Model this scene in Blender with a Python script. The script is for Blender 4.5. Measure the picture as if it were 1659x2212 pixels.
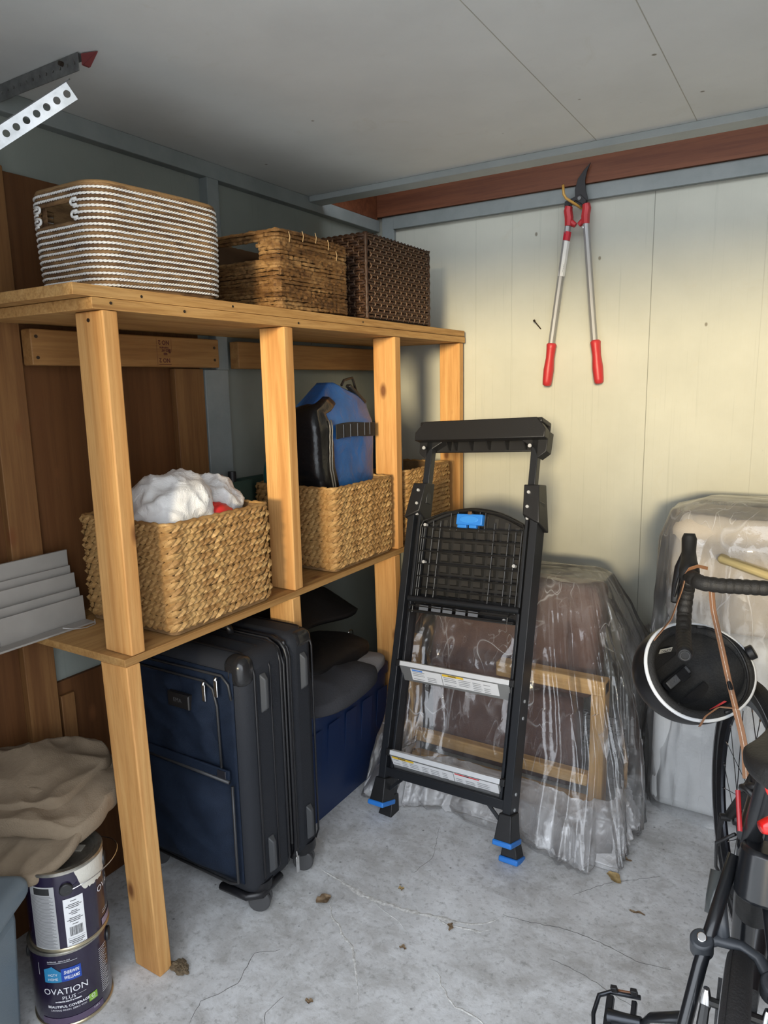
import bpy, bmesh, math, random
from mathutils import Vector as V, Matrix as M, noise
PI = math.pi
S = bpy.context.scene
for o in list(bpy.data.objects): bpy.data.objects.remove(o)
C = S.collection

# ------------------------------------------------ camera
cd = bpy.data.cameras.new('camera'); cam = bpy.data.objects.new('camera', cd); C.objects.link(cam)
cd.sensor_fit = 'VERTICAL'; cd.sensor_height = 24; cd.lens = 1535/2212*24; cd.clip_start = .02
def cam_rot(yaw, pitch, roll):
    f = V((-math.sin(yaw)*math.cos(pitch), math.cos(yaw)*math.cos(pitch), math.sin(pitch)))
    r = V((math.cos(yaw), math.sin(yaw), 0)); u = r.cross(f)
    c, s = math.cos(roll), math.sin(roll)
    r2 = c*r+s*u; u2 = -s*r+c*u
    return M((r2, u2, -f)).transposed()
cam.matrix_world = M.Translation((0, 0, 1.4)) @ cam_rot(0.55250566, -0.17623142, -0.02037818).to_4x4()
S.camera = cam

# ------------------------------------------------ light
w = bpy.data.worlds.new('world'); S.world = w; w.use_nodes = True
bg = w.node_tree.nodes['Background']; bg.inputs[0].default_value = (.86, .92, 1, 1); bg.inputs[1].default_value = 2.7
def lamp(name, kind, loc, direction, energy, color, **kw):
    d = bpy.data.lights.new(name, kind); d.energy = energy; d.color = color
    for k, v in kw.items(): setattr(d, k, v)
    o = bpy.data.objects.new(name, d); C.objects.link(o); o.location = loc
    o.rotation_euler = V(direction).to_track_quat('-Z', 'Y').to_euler(); return o
lamp('sun', 'SUN', (0, -3, 3), (-.30, 1, -.095), 2.8, (1, .82, .52), angle=math.radians(9))
po = lamp('door_daylight', 'AREA', (-.075, .27, .98), (0, 1, 0), 1, (1, 1, 1), shape='RECTANGLE', size=1.95, size_y=1.96)
po.data.cycles.is_portal = True
S.view_settings.view_transform = 'Standard'; S.view_settings.look = 'None'
S.view_settings.exposure = 0.66; S.view_settings.gamma = 1; S.view_settings.use_curve_mapping = False

# ------------------------------------------------ materials
class NT:
    def __init__(s, name):
        s.m = bpy.data.materials.new(name); s.m.use_nodes = True; s.t = s.m.node_tree
        s.n = s.t.nodes; s.b = s.n['Principled BSDF']; s.out = s.n['Material Output']
        s.tc = s.n.new('ShaderNodeTexCoord').outputs['Object']
    def put(s, sock, v):
        if isinstance(v, bpy.types.NodeSocket): s.t.links.new(v, sock)
        elif isinstance(v, (tuple, list)) and len(v) == 3 and sock.type == 'RGBA': sock.default_value = (*v, 1)
        else: sock.default_value = v
    def node(s, kind, outp=0, props=None, **ins):
        n = s.n.new('ShaderNode'+kind)
        for k, v in (props or {}).items(): setattr(n, k, v)
        for k, v in ins.items():
            s.put(n.inputs[int(k[1:])] if k[0] == 'i' and k[1:].isdigit() else n.inputs[k], v)
        return n.outputs[outp]
    def coords(s, scale=(1, 1, 1), rot=(0, 0, 0), src=None):
        return s.node('Mapping', i0=src or s.tc, i2=rot, i3=scale)
    def noise(s, sc=5, det=4, rough=.6, vec=None, dist=0, outp=0):
        return s.node('TexNoise', outp, Vector=vec or s.tc, Scale=sc, Detail=det, Roughness=rough, Distortion=dist)
    def ramp(s, fac, stops):
        n = s.n.new('ShaderNodeValToRGB'); s.t.links.new(fac, n.inputs[0]); e = n.color_ramp.elements
        while len(e) < len(stops): e.new(.5)
        for i, (p, c) in enumerate(stops):
            e[i].position = p; e[i].color = (*c, 1) if isinstance(c, tuple) else (c, c, c, 1)
        return n.outputs[0]
    def mix(s, f, a, b, mode='MIX'):
        n = s.n.new('ShaderNodeMix'); n.data_type = 'RGBA'; n.blend_type = mode
        s.put(n.inputs[0], f); s.put(n.inputs[6], a); s.put(n.inputs[7], b); return n.outputs[2]
    def math(s, op, a, b=0.): return s.node('Math', props={'operation': op}, i0=a, i1=b)
    def bump(s, h, strength=.3, dist=.01, normal=None):
        n = s.n.new('ShaderNodeBump'); s.put(n.inputs['Strength'], strength); n.inputs['Distance'].default_value = dist
        s.t.links.new(h, n.inputs['Height'])
        if normal: s.t.links.new(normal, n.inputs['Normal'])
        s.t.links.new(n.outputs[0], s.b.inputs['Normal']); return n.outputs[0]
    def fin(s, col, rough=.6, metal=0., spec=.5, **kw):
        s.put(s.b.inputs['Base Color'], col); s.put(s.b.inputs['Roughness'], rough); s.put(s.b.inputs['Metallic'], metal)
        s.b.inputs['Specular IOR Level'].default_value = spec
        for k, v in kw.items(): s.put(s.b.inputs[k.replace('_', ' ')], v)
        return s.m
MC = {}
def mk(name, col, rough=.5, metal=0., col2=None, sc=20, bsc=0, bstr=.2, bd=.004, stretch=(1, 1, 1), spec=.5, lo=.35, hi=.65, **kw):
    if name in MC: return MC[name]
    t = NT(name); vec = t.coords(stretch)
    c = col
    if col2: c = t.ramp(t.noise(sc, 5, .6, vec), [(lo, col), (hi, col2)])
    if bsc: t.bump(t.noise(bsc, 3, .6, vec), bstr, bd)
    MC[name] = t.fin(c, rough, metal, spec, **kw); return MC[name]
def wood(name, axis, base=(.55, .275, .090), dark=(.38, .165, .045), light=(.64, .365, .135), ring=1., rough=.62, knots=True):
    """Grain along AXIS of the object's own coordinates."""
    if name in MC: return MC[name]
    t = NT(name); g = [1., 1., 1.]; g[axis] = .045
    v = t.coords(tuple(g)); oi = t.node('ObjectInfo', 5)
    shift = t.node('VectorMath', props={'operation': 'ADD'}, i0=v, i1=t.node('CombineXYZ', i0=t.math('MULTIPLY', oi, 7.), i1=t.math('MULTIPLY', oi, 3.), i2=t.math('MULTIPLY', oi, 5.)))
    n1 = t.noise(26*ring, 3, .5, shift, 1.2); n2 = t.noise(130*ring, 4, .7, shift); n3 = t.noise(7, 2, .5, shift)
    c = t.ramp(n1, [(.32, dark), (.47, base), (.62, light)])
    c = t.mix(.45, c, t.ramp(n3, [(.3, base), (.7, light)]))
    c = t.mix(t.ramp(n2, [(.38, .38), (.55, 0.)]), c, dark)
    if knots:
        k = [9., 9., 9.]; k[axis] = 4.5
        kv = t.node('TexVoronoi', 0, Vector=t.node('VectorMath', props={'operation': 'ADD'}, i0=t.coords(tuple(k)), i1=t.node('CombineXYZ', i0=t.math('MULTIPLY', oi, 9.), i1=oi, i2=oi)), Scale=1.)
        c = t.mix(t.ramp(kv, [(.06, .95), (.15, 0.)]), c, (.16, .06, .02))
    t.bump(n2, .25, .002)
    MC[name] = t.fin(c, rough, spec=.3); return MC[name]
pine_z = wood('pine_upright', 2); pine_y = wood('pine_along', 1); pine_x = wood('pine_cross', 0)
ply_top = wood('plywood_shelf', 1, (.36, .195, .065), (.21, .095, .026), (.45, .26, .095), ring=.8, rough=.7)
old_z = wood('aged_wood_upright', 2, (.17, .078, .026), (.10, .038, .012), (.22, .11, .038), ring=.8)
old_y = wood('aged_wood_along', 1, (.27, .135, .043), (.17, .075, .022), (.34, .18, .062), ring=.9, knots=False)
panel_ply = wood('aged_plywood', 2, (.095, .036, .010), (.055, .020, .005), (.13, .054, .017), ring=.35, knots=True)  # aged woods above and this plywood: left-corner shade put into the colour
frame_x = wood('yellow_frame_wood', 0, (.70, .42, .16), (.5, .27, .08), (.8, .53, .24), knots=False)
frame_z = wood('yellow_frame_wood_upright', 2, (.70, .42, .16), (.5, .27, .08), (.8, .53, .24), knots=False)

def concrete():
    t = NT('concrete'); a = t.noise(2.2, 6, .62, dist=.6); b = t.noise(11, 8, .72, dist=.4); c = t.noise(60, 5, .7); d = t.noise(240, 3, .7)
    col = t.ramp(a, [(.30, (.36, .355, .34)), (.48, (.54, .54, .535)), (.66, (.70, .71, .72))])
    col = t.mix(t.ramp(b, [(.42, 0.), (.74, .85)]), col, (.86, .88, .90))
    col = t.mix(t.ramp(t.noise(6, 6, .7, t.coords((1, 1.7, 1), (0, 0, .6)), 1.5), [(.50, 0.), (.78, .6)]), col, (.30, .285, .26))
    col = t.mix(t.ramp(c, [(.30, .55), (.47, 0.)]), col, (.22, .22, .21))
    col = t.mix(t.ramp(d, [(.60, 0.), (.72, .5)]), col, (.66, .68, .70))
    v = t.node('TexVoronoi', 0, Vector=t.tc, Scale=16.)
    col = t.mix(t.ramp(v, [(.035, .7), (.07, 0.)]), col, (.13, .13, .125))
    t.bump(t.math('ADD', b, t.math('MULTIPLY', c, .4)), .30, .006)
    return t.fin(col, t.ramp(a, [(.3, .5), (.7, .75)]), spec=.4)
def painted(name, base, streak_axis=2, stain=(.45, .42, .32), grime=.6, grain=True):
    t = NT(name); g = [90., 90., 90.]; g[streak_axis] = 1.3
    st = t.noise(1, 5, .75, t.coords(tuple(g))); big = t.noise(2.2, 5, .6); sp = t.noise(34, 3, .6)
    b2 = tuple(x*.90 for x in base); b3 = tuple(min(1, x*1.06) for x in base)
    c = t.ramp(big, [(.3, b2), (.7, b3)])
    if grain: c = t.mix(t.ramp(st, [(.30, .30), (.42, 0.)]), c, tuple(x*.62 for x in base))
    c = t.mix(t.ramp(t.noise(7, 6, .75, dist=1.), [(.60, 0.), (.78, grime)]), c, stain)
    c = t.mix(t.ramp(t.node('TexVoronoi', 0, Vector=t.coords((1, 1, .7)), Scale=7.), [(.025, .85), (.045, 0.)]), c, (.16, .14, .10))
    t.bump(st if grain else sp, .22, .002)
    return t.fin(c, .72, spec=.3)
concrete_m = concrete()
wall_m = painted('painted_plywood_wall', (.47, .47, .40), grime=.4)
wall_shade = painted('shaded_plywood_side', (.24, .262, .235), grime=.2)  # side-wall paint darkened from the back wall's; its shade is in the colour
ceil_m = painted('painted_ceiling_board', (.64, .655, .64), 0, (.50, .48, .40), .35, False)
trim_m = mk('grey_blue_trim_paint', (.195, .220, .216), .6, col2=(.235, .26, .255), sc=9, bsc=40, bstr=.25)
red_m = wood('red_stained_wood', 0, (.14, .046, .020), (.075, .022, .010), (.19, .068, .03), ring=.8, rough=.5, knots=False)
black_pl = mk('black_plastic', (.012, .012, .013), .45, bsc=300, bstr=.1)
black_al = mk('black_coated_metal', (.018, .020, .024), .38, .2, bsc=500, bstr=.06)
blue_pl = mk('bright_blue_plastic', (.03, .21, .66), .4)
silver = mk('brushed_aluminium', (.72, .73, .74), .35, .85, bsc=200, bstr=.1, stretch=(.05, 1, 1))
chrome = mk('chrome', (.8, .8, .8), .15, 1.); zinc = mk('zinc_rivet', (.55, .56, .57), .4, .3)
galv = mk('galvanised_steel', (.72, .74, .76), .35, .35, (.50, .52, .53), 25)
dark_steel = mk('dull_grey_steel', (.20, .205, .20), .6, .3, (.12, .12, .12), 30)
white_pr = mk('white_label_paper', (.78, .78, .78), .5)
ink = mk('black_print', (.02, .02, .02), .6)
grey_ink = mk('grey_print', (.30, .30, .31), .6)
yellow_ink = mk('yellow_print', (.85, .55, .04), .5); red_ink = mk('red_print', (.70, .04, .05), .5); blue_ink = mk('blue_print', (.08, .25, .7), .5)

def film(name, tint=(.95, .95, .96), base=.20, edge=.75, milky=.5, wr=14, crease=.4):
    """Thin polythene: clear, whitening along its creases, with sharp facets that glint."""
    t = NT(name); wob = t.noise(5, 3, .6, outp=1)
    def vor(sc, feat, sq=.45, amt=.12):
        v = t.node('VectorMath', props={'operation': 'ADD'}, i0=t.coords((1, 1, sq)), i1=t.node('VectorMath', props={'operation': 'SCALE'}, i0=wob, i3=amt))
        return t.node('TexVoronoi', 0, props={'feature': feat}, Vector=v, Scale=sc)
    a, b = vor(wr*.55, 'F1'), vor(wr*1.7, 'F1', .6, .05); e1, e2 = vor(wr*.55, 'DISTANCE_TO_EDGE', .30, .16), vor(wr*1.5, 'DISTANCE_TO_EDGE', .5)
    h = t.math('ADD', a, t.math('ADD', t.math('MULTIPLY', b, .22), t.math('MULTIPLY', t.noise(wr*9, 3, .6), .025)))
    bp = t.bump(h, .55, .045)
    def ns(kind, **kw):
        n = t.n.new('ShaderNodeBsdf'+kind)
        for k, v in kw.items(): t.put(n.inputs[k], v)
        if 'Normal' in n.inputs: t.t.links.new(bp, n.inputs['Normal'])
        return n.outputs[0]
    def mixs(f, p, q):
        m = t.n.new('ShaderNodeMixShader'); t.put(m.inputs[0], f); t.t.links.new(p, m.inputs[1]); t.t.links.new(q, m.inputs[2]); return m.outputs[0]
    milk = mixs(.25, ns('Diffuse', Color=(*tint, 1)), ns('Translucent', Color=(*tint, 1)))
    lw = t.n.new('ShaderNodeLayerWeight'); lw.inputs['Blend'].default_value = .4
    def streak(sc, st, rot, seed):
        n = t.noise(sc, 2, .45, t.coords(st, rot, t.node('VectorMath', props={'operation': 'ADD'}, i0=t.tc, i1=(seed, seed, 0))), .25)
        return t.ramp(t.math('ABSOLUTE', t.math('SUBTRACT', n, .5)), [(.0, 1.), (.009, 0.)])
    cr = t.math('MAXIMUM', streak(wr*.9, (1, 1, .16), (.15, .2, 0), 2.), t.math('MAXIMUM', streak(wr*.7, (1, 1, .2), (-.5, -.7, 0), 5.), t.math('MULTIPLY', streak(wr*1.8, (1, 1, .5), (.5, .9, 0), 9.), .6)))
    cr = t.math('MULTIPLY', cr, t.ramp(t.noise(4, 3, .6), [(.45, 0.), (.62, 1.)]))
    patch = t.ramp(t.noise(3.2, 4, .6), [(.45, 0.), (.7, 1.)])
    f1 = t.math('ADD', t.math('MULTIPLY', t.math('POWER', lw.outputs['Facing'], 2.5), edge*milky), t.math('ADD', t.math('MULTIPLY', cr, crease), t.math('ADD', base*milky, t.math('MULTIPLY', patch, .22*milky))))
    body = mixs(t.math('MINIMUM', f1, .95), ns('Transparent', Color=(.98, .98, .98, 1)), milk)
    fr = t.n.new('ShaderNodeFresnel'); fr.inputs['IOR'].default_value = 1.45
    gl = mixs(.3, ns('Glossy', Roughness=.07), ns('Glossy', Roughness=.28))
    t.t.links.new(mixs(t.math('ADD', t.math('MULTIPLY', fr.outputs[0], .95), .05), body, gl), t.out.inputs[0]); return t.m

# ------------------------------------------------ mesh helpers
class MB:
    def __init__(s, mat=None): s.v = []; s.f = []; s.X = mat or M.Identity(4)
    def add(s, vs, fs):
        k = len(s.v); s.v += [tuple(s.X @ V(p)) for p in vs]; s.f += [tuple(k+i for i in f) for f in fs]
    def box(s, a, b):
        (x0, y0, z0), (x1, y1, z1) = a, b
        s.add([(x0, y0, z0), (x1, y0, z0), (x1, y1, z0), (x0, y1, z0), (x0, y0, z1), (x1, y0, z1), (x1, y1, z1), (x0, y1, z1)],
              [(0, 3, 2, 1), (4, 5, 6, 7), (0, 1, 5, 4), (1, 2, 6, 5), (2, 3, 7, 6), (3, 0, 4, 7)]); return s
    def hexa(s, p): s.add(p, [(0, 3, 2, 1), (4, 5, 6, 7), (0, 1, 5, 4), (1, 2, 6, 5), (2, 3, 7, 6), (3, 0, 4, 7)]); return s
    def cbox(s, c, d, rot=None):
        old = s.X; s.X = s.X @ M.Translation(c) @ (rot.to_4x4() if rot else M.Identity(4))
        s.box((-d[0]/2, -d[1]/2, -d[2]/2), (d[0]/2, d[1]/2, d[2]/2)); s.X = old; return s
    def beam(s, a, b, w, h, up=(0, 0, 1)):
        a, b = V(a), V(b); d = (b-a); L = d.length; d.normalize(); x = d.cross(V(up)).normalized(); u = x.cross(d)
        R = M((x, d, u)).transposed().to_4x4(); old = s.X; s.X = s.X @ M.Translation(a) @ R
        s.box((-w/2, 0, -h/2), (w/2, L, h/2)); s.X = old; return s
    def tube(s, pts, r, n=10, closed=False, cap=True, sq=None):
        pts = [V(p) for p in pts]; N = len(pts)
        rs = r if isinstance(r, (list, tuple)) else [r]*N
        tan = [((pts[(i+1) % N]-pts[i-1]) if closed or 0 < i < N-1 else (pts[1]-pts[0] if i == 0 else pts[-1]-pts[-2])).normalized() for i in range(N)]
        ref = V((0, 0, 1)) if abs(tan[0].z) < .9 else V((1, 0, 0)); x = tan[0].cross(ref).normalized(); vs = []
        for i in range(N):
            x = (x - tan[i]*x.dot(tan[i])); x = x.normalized() if x.length > 1e-6 else tan[i].orthogonal().normalized(); y = tan[i].cross(x)
            for k in range(n):
                a = 2*PI*k/n; vs.append(pts[i]+x*(math.cos(a)*rs[i])+y*(math.sin(a)*rs[i]*(sq or 1)))
        fs = [(i*n+k, i*n+(k+1) % n, ((i+1) % N)*n+(k+1) % n, ((i+1) % N)*n+k) for i in range(N if closed else N-1) for k in range(n)]
        if cap and not closed: fs += [tuple(range(n-1, -1, -1)), tuple((N-1)*n+k for k in range(n))]
        s.add(vs, fs); return s
    def cyl(s, a, b, r, n=20, r2=None): return s.tube([a, b], [r, r if r2 is None else r2], n)
    def lathe(s, prof, n=40, c=(0, 0, 0), cap=True, ex=1.):
        vs = [(c[0]+r*math.cos(2*PI*k/n)*ex, c[1]+r*math.sin(2*PI*k/n), c[2]+z) for r, z in prof for k in range(n)]
        fs = [(i*n+k, i*n+(k+1) % n, (i+1)*n+(k+1) % n, (i+1)*n+k) for i in range(len(prof)-1) for k in range(n)]
        if cap: fs += [tuple(range(n-1, -1, -1)), tuple((len(prof)-1)*n+k for k in range(n))]
        s.add(vs, fs); return s
    def prism(s, poly, z0, z1):
        n = len(poly); s.add([(x, y, z0) for x, y in poly]+[(x, y, z1) for x, y in poly],
            [tuple(range(n-1, -1, -1)), tuple(range(n, 2*n))]+[(i, (i+1) % n, n+(i+1) % n, n+i) for i in range(n)]); return s
    def grid(s, fn, nu, nv, cu=False):
        s.add([fn(i/(nu if cu else nu-1), j/(nv-1)) for j in range(nv) for i in range(nu)],
              [(j*nu+i, j*nu+(i+1) % nu, (j+1)*nu+(i+1) % nu, (j+1)*nu+i) for j in range(nv-1) for i in range(nu if cu else nu-1)]); return s
    def blob(s, c, r, n=10, m=6, rot=None):
        vs = [V(c)+(rot or M.Identity(3)) @ V((r[0]*math.sin(PI*j/m)*math.cos(2*PI*i/n), r[1]*math.sin(PI*j/m)*math.sin(2*PI*i/n), r[2]*math.cos(PI*j/m))) for j in range(1, m) for i in range(n)]
        top = len(vs); vs += [V(c)+(rot or M.Identity(3)) @ V((0, 0, r[2])), V(c)-(rot or M.Identity(3)) @ V((0, 0, r[2]))]
        fs = [(j*n+i, (j+1)*n+i, (j+1)*n+(i+1) % n, j*n+(i+1) % n) for j in range(m-2) for i in range(n)]
        fs += [(top, i, (i+1) % n) for i in range(n)]+[(top+1, (m-2)*n+(i+1) % n, (m-2)*n+i) for i in range(n)]
        s.add(vs, fs); return s
def mesh(name, mb, mat):
    me = bpy.data.meshes.new(name); me.from_pydata(mb.v, [], mb.f); me.update()
    b = bmesh.new(); b.from_mesh(me); bmesh.ops.recalc_face_normals(b, faces=b.faces); b.to_mesh(me); b.free()
    if mat: me.materials.append(mat)
    return me
def obj(name, mb, mat, parent=None, bev=0., smooth=False, sub=0, seg=2, label=None, solid=0.):
    me = mb if isinstance(mb, bpy.types.Mesh) else mesh(name, mb, mat)
    o = bpy.data.objects.new(name, me); C.objects.link(o)
    if parent: o.parent = parent
    if solid: m = o.modifiers.new('solid', 'SOLIDIFY'); m.thickness = solid
    if sub: m = o.modifiers.new('sub', 'SUBSURF'); m.levels = m.render_levels = sub
    if bev: m = o.modifiers.new('bevel', 'BEVEL'); m.width = bev; m.segments = seg; m.limit_method = 'ANGLE'; m.angle_limit = math.radians(40)
    if smooth or sub or bev:
        me.shade_smooth()
        if not sub and smooth != 'all': me.set_sharp_from_angle(angle=math.radians(42))
    if label: o['label'] = label
    return o
def tag(o, label, cat, group=None, kind=None):
    if label: o['label'] = label
    if cat: o['category'] = cat
    if group: o['group'] = group
    if kind: o['kind'] = kind
    return o
def thing(name, label, cat, loc=(0, 0, 0), rotz=0., group=None, mat=None):
    o = bpy.data.objects.new(name, None); C.objects.link(o); o.empty_display_size = .05
    o.matrix_world = mat if mat else M.Translation(loc) @ M.Rotation(rotz, 4, 'Z')
    return tag(o, label, cat, group)
def struct(name, mb, mat, parent=None, bev=0., label=None):
    o = obj(name, mb, mat, parent, bev)
    if not parent: o['kind'] = 'structure'
    if label: o['label'] = label
    return o
def tree(o): return [o]+[x for c in o.children for x in tree(c)]
def copy_tree(o, mw=None, label=None, group=None, parent=None):
    c = o.copy(); C.objects.link(c)
    if parent: c.parent = parent
    for ch in o.children: copy_tree(ch, parent=c)
    if mw is not None: c.matrix_world = mw
    if label: c['label'] = label
    if group: c['group'] = group
    return c
def text(s, size, align='CENTER', shear=0., space=1., narrow=1., bold=0.):
    cu = bpy.data.curves.new('txt', 'FONT'); cu.body = s; cu.size = size; cu.align_x = align; cu.align_y = 'CENTER'; cu.shear = shear; cu.space_character = space; cu.offset = bold
    cu.resolution_u = 2; o = bpy.data.objects.new('txt', cu); C.objects.link(o); dg = bpy.context.evaluated_depsgraph_get()
    me = bpy.data.meshes.new_from_object(o.evaluated_get(dg)); r = ([(v.co.x*narrow, v.co.y) for v in me.vertices], [tuple(p.vertices) for p in me.polygons])
    bpy.data.objects.remove(o); bpy.data.curves.remove(cu); bpy.data.meshes.remove(me); return r
def lay(mb, t, fn, dx=0., dy=0.):
    mb.add([fn(x+dx, y+dy) for x, y in t[0]], t[1]); return mb
rnd = random.Random(5)

# ------------------------------------------------ the room
XL, YB, ZC = -1.70, 2.735, 2.088
struct('floor', MB().box((-3.2, .25, -.08), (3.2, 3.0, 0)), concrete_m)
def ribbon(pts, w, seed, z=.0012):
    r = random.Random(seed); P = []
    for a, b in zip(pts, pts[1:]):
        n = max(2, int(math.dist(a, b)/.012))
        for i in range(n): P.append((a[0]+(b[0]-a[0])*i/n+r.uniform(-.0022, .0022), a[1]+(b[1]-a[1])*i/n+r.uniform(-.0022, .0022)))
    vs = []; N = len(P)
    for i, p in enumerate(P):
        q = P[min(i+1, N-1)]; o = P[max(i-1, 0)]; t = V((q[0]-o[0], q[1]-o[1])).normalized(); n = V((-t.y, t.x)); e = min(1, 3*i/N+.15, 3*(N-1-i)/N+.1)
        ww = (1.5 if w > .0017 else .7)*w*e*r.uniform(.35, 1.2)
        vs += [(p[0]-n.x*ww, p[1]-n.y*ww, 0.0003), (p[0], p[1], z), (p[0]+n.x*ww, p[1]+n.y*ww, 0.0003)]
    m = MB(); m.add(vs, [(3*i+k, 3*i+k+1, 3*i+k+4, 3*i+k+3) for i in range(N-1) for k in (0, 1)]); return m
crack_l = mk('chipped_white_crack', (.80, .80, .78), .8, col2=(.45, .44, .42), sc=90); crack_d = mk('dark_crack', (.13, .125, .12), .9)
fl = bpy.data.objects['floor']
cracks = [([(-1.16, 1.49), (-1.091, 1.479), (-1.014, 1.463), (-.955, 1.459), (-.913, 1.469), (-.873, 1.469), (-.814, 1.48), (-.77, 1.493), (-.729, 1.499), (-.687, 1.514), (-.655, 1.537), (-.640, 1.559), (-.629, 1.585)], .0058, crack_l),
 ([(-.629, 1.585), (-.593, 1.591), (-.533, 1.603), (-.487, 1.618), (-.427, 1.623), (-.356, 1.616), (-.291, 1.603), (-.2, 1.62)], .0016, crack_d),
 ([(-1.059, 1.394), (-1.027, 1.353), (-.983, 1.33), (-.944, 1.302), (-.916, 1.294), (-.894, 1.264), (-.874, 1.238), (-.845, 1.204), (-.823, 1.175), (-.805, 1.146)], .0028, crack_l),
 ([(-.711, 1.333), (-.683, 1.323), (-.669, 1.3), (-.652, 1.289), (-.641, 1.275), (-.615, 1.264), (-.589, 1.266), (-.561, 1.26), (-.5, 1.24)], .002, crack_l),
 ([(-.955, 1.459), (-.923, 1.44), (-.886, 1.434), (-.842, 1.416), (-.794, 1.385)], .0014, crack_l),
 ([(-.477, 1.503), (-.429, 1.504), (-.397, 1.501), (-.354, 1.49), (-.25, 1.46)], .0012, crack_d),
 ([(-.78, 1.487), (-.74, 1.478), (-.70, 1.49), (-.66, 1.50), (-.63, 1.53)], .003, crack_l),
 ([(-1.1, .9), (-1.13, .98), (-1.09, 1.06), (-1.12, 1.15), (-1.06, 1.2)], .0012, crack_d), ([(-.9, .95), (-.98, 1.03), (-.97, 1.1)], .001, crack_d),
 ([(-.95, 1.84), (-.9, 1.7), (-.92, 1.6)], .0008, crack_d), ([(-.3, 1.95), (-.42, 1.85), (-.5, 1.74)], .0008, crack_d)]
for i, (p, ww, m) in enumerate(cracks): obj('crack', ribbon(p, ww, i), m, fl)
# ceiling and its front trim; dark gap behind it
struct('ceiling', MB().box((-1.9, .25, ZC), (1.0, 2.24, ZC+.03)), ceil_m)
ce = bpy.data.objects['ceiling']
for x in (-.62, -.35): obj('board_joint', MB().box((x-.0010, .3, ZC-.0006), (x+.0010, 2.222, ZC+.002)), mk('ceiling_board_joint', (.40, .39, .34), .9), ce)  # thin darker line along each ceiling board joint
struct('trim_1', MB().box((-1.665, 2.222, ZC-.021), (1.0, 2.295, ZC)), mk('pale_trim_paint', (.33, .36, .355), .6, col2=(.38, .41, .40), sc=8, bsc=40), bev=.002)
struct('wall_back', MB().box((-1.8, YB, 0), (1.0, YB+.03, 2.6)), wall_m)
wb = bpy.data.objects['wall_back']
seam = mk('panel_joint', (.24, .24, .20), .9)
faint = mk('faint_panel_joint', (.42, .42, .36), .9)
for x, m_ in ((-1.23, faint), (-1.077, faint), (-.897, faint), (-.553, seam), (-.2, faint), (.15, seam), (.5, faint), (.85, seam)): obj('board_joint', MB().box((x-(.0013 if m_ is seam else .0007), YB-.0008, 0), (x+.001, YB+.001, 2.05)), m_, wb)
struct('trim_2', MB().box((-1.60, YB-.022, 2.045), (1.0, YB, 2.098)), trim_m, bev=.002)
struct('trim_3', MB().box((-1.655, YB-.02, 0), (-1.598, YB, 2.098)), trim_m, bev=.002)
struct('beam', MB().box((-1.8, YB-.035, 2.0985), (1.0, YB-.002, 2.36)), red_m)
bpy.data.objects['beam'].name = 'trim_4'; bpy.data.objects['trim_4']['label'] = 'red-brown stained beam above the back wall'
struct('trim_5', MB().box((-1.72, 2.24, 2.0885), (-1.668, YB-.036, 2.36)), red_m)
struct('trim_9', MB().box((-1.8, 2.20, 2.36), (1.0, 2.78, 2.38)), red_m)
# left wall
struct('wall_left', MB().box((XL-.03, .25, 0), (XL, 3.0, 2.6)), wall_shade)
XS = -1.666
struct('trim_6', MB().box((XL, .27, 2.041), (XS, 2.713, 2.0875)), trim_m, bev=.002)
struct('trim_7', MB().box((XL, 1.705, 1.46), (XS+.001, 1.755, 2.041)), trim_m, bev=.002)
struct('trim_8', MB().box((XL, 1.648, 0), (XS, 1.752, 1.46)), trim_m, bev=.002)
wl = bpy.data.objects['wall_left']
obj('plywood_panel', MB().box((XL, 1.045, .75), (XL+.012, 1.648, 1.915)), panel_ply, wl, .001, label='brown unpainted plywood panel')
obj('plywood_panel', MB().box((XL, 1.045, 0), (XL+.012, 1.648, .636)), panel_ply, wl, .001, label='brown unpainted plywood panel below the middle shelf')
obj('plywood_panel', MB().box((XL, .27, 0), (XL+.012, .965, 1.925)), panel_ply, wl, .001, label='brown unpainted plywood panel beside the near stud')
obj('stud', MB().box((XL, .965, 0), (XS, 1.047, 1.92)), old_z, wl, .002)
obj('stud', MB().box((XL+.012, 1.524, .82), (XS, 1.641, 1.463)), old_z, wl, .002)
obj('stud', MB().box((XL+.012, 1.06, .1), (XS-.01, 1.10, .60)), old_z, wl, .002)
for i, x in enumerate((-1.666,)):
    pass
# right side, door wall with its opening, and an unseen sun blocker outside
struct('wall_right', MB().box((1.0, .25, 0), (1.05, 2.8, 2.4)), panel_ply)
struct('wall_front', MB().box((-1.73, .22, 1.965), (1.05, .26, 2.6)).box((-1.73, .22, 0), (-1.05, .26, 1.965)).box((.90, .22, 0), (1.05, .26, 1.965)), panel_ply)
struct('driveway', MB().box((-6, -8, -.08), (6, .249, -.004)), mk('pale_driveway', (.70, .69, .66), .8, col2=(.62, .61, .58), sc=3))
struct('low_sun_blocker', MB().box((-5, -4.6, 0), (5, -4.45, 1.42)), concrete_m)  # added unseen block outside: cuts the lower edge of the sun band
bpy.data.objects['low_sun_blocker'].name = 'unseen_sun_blocker'

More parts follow.
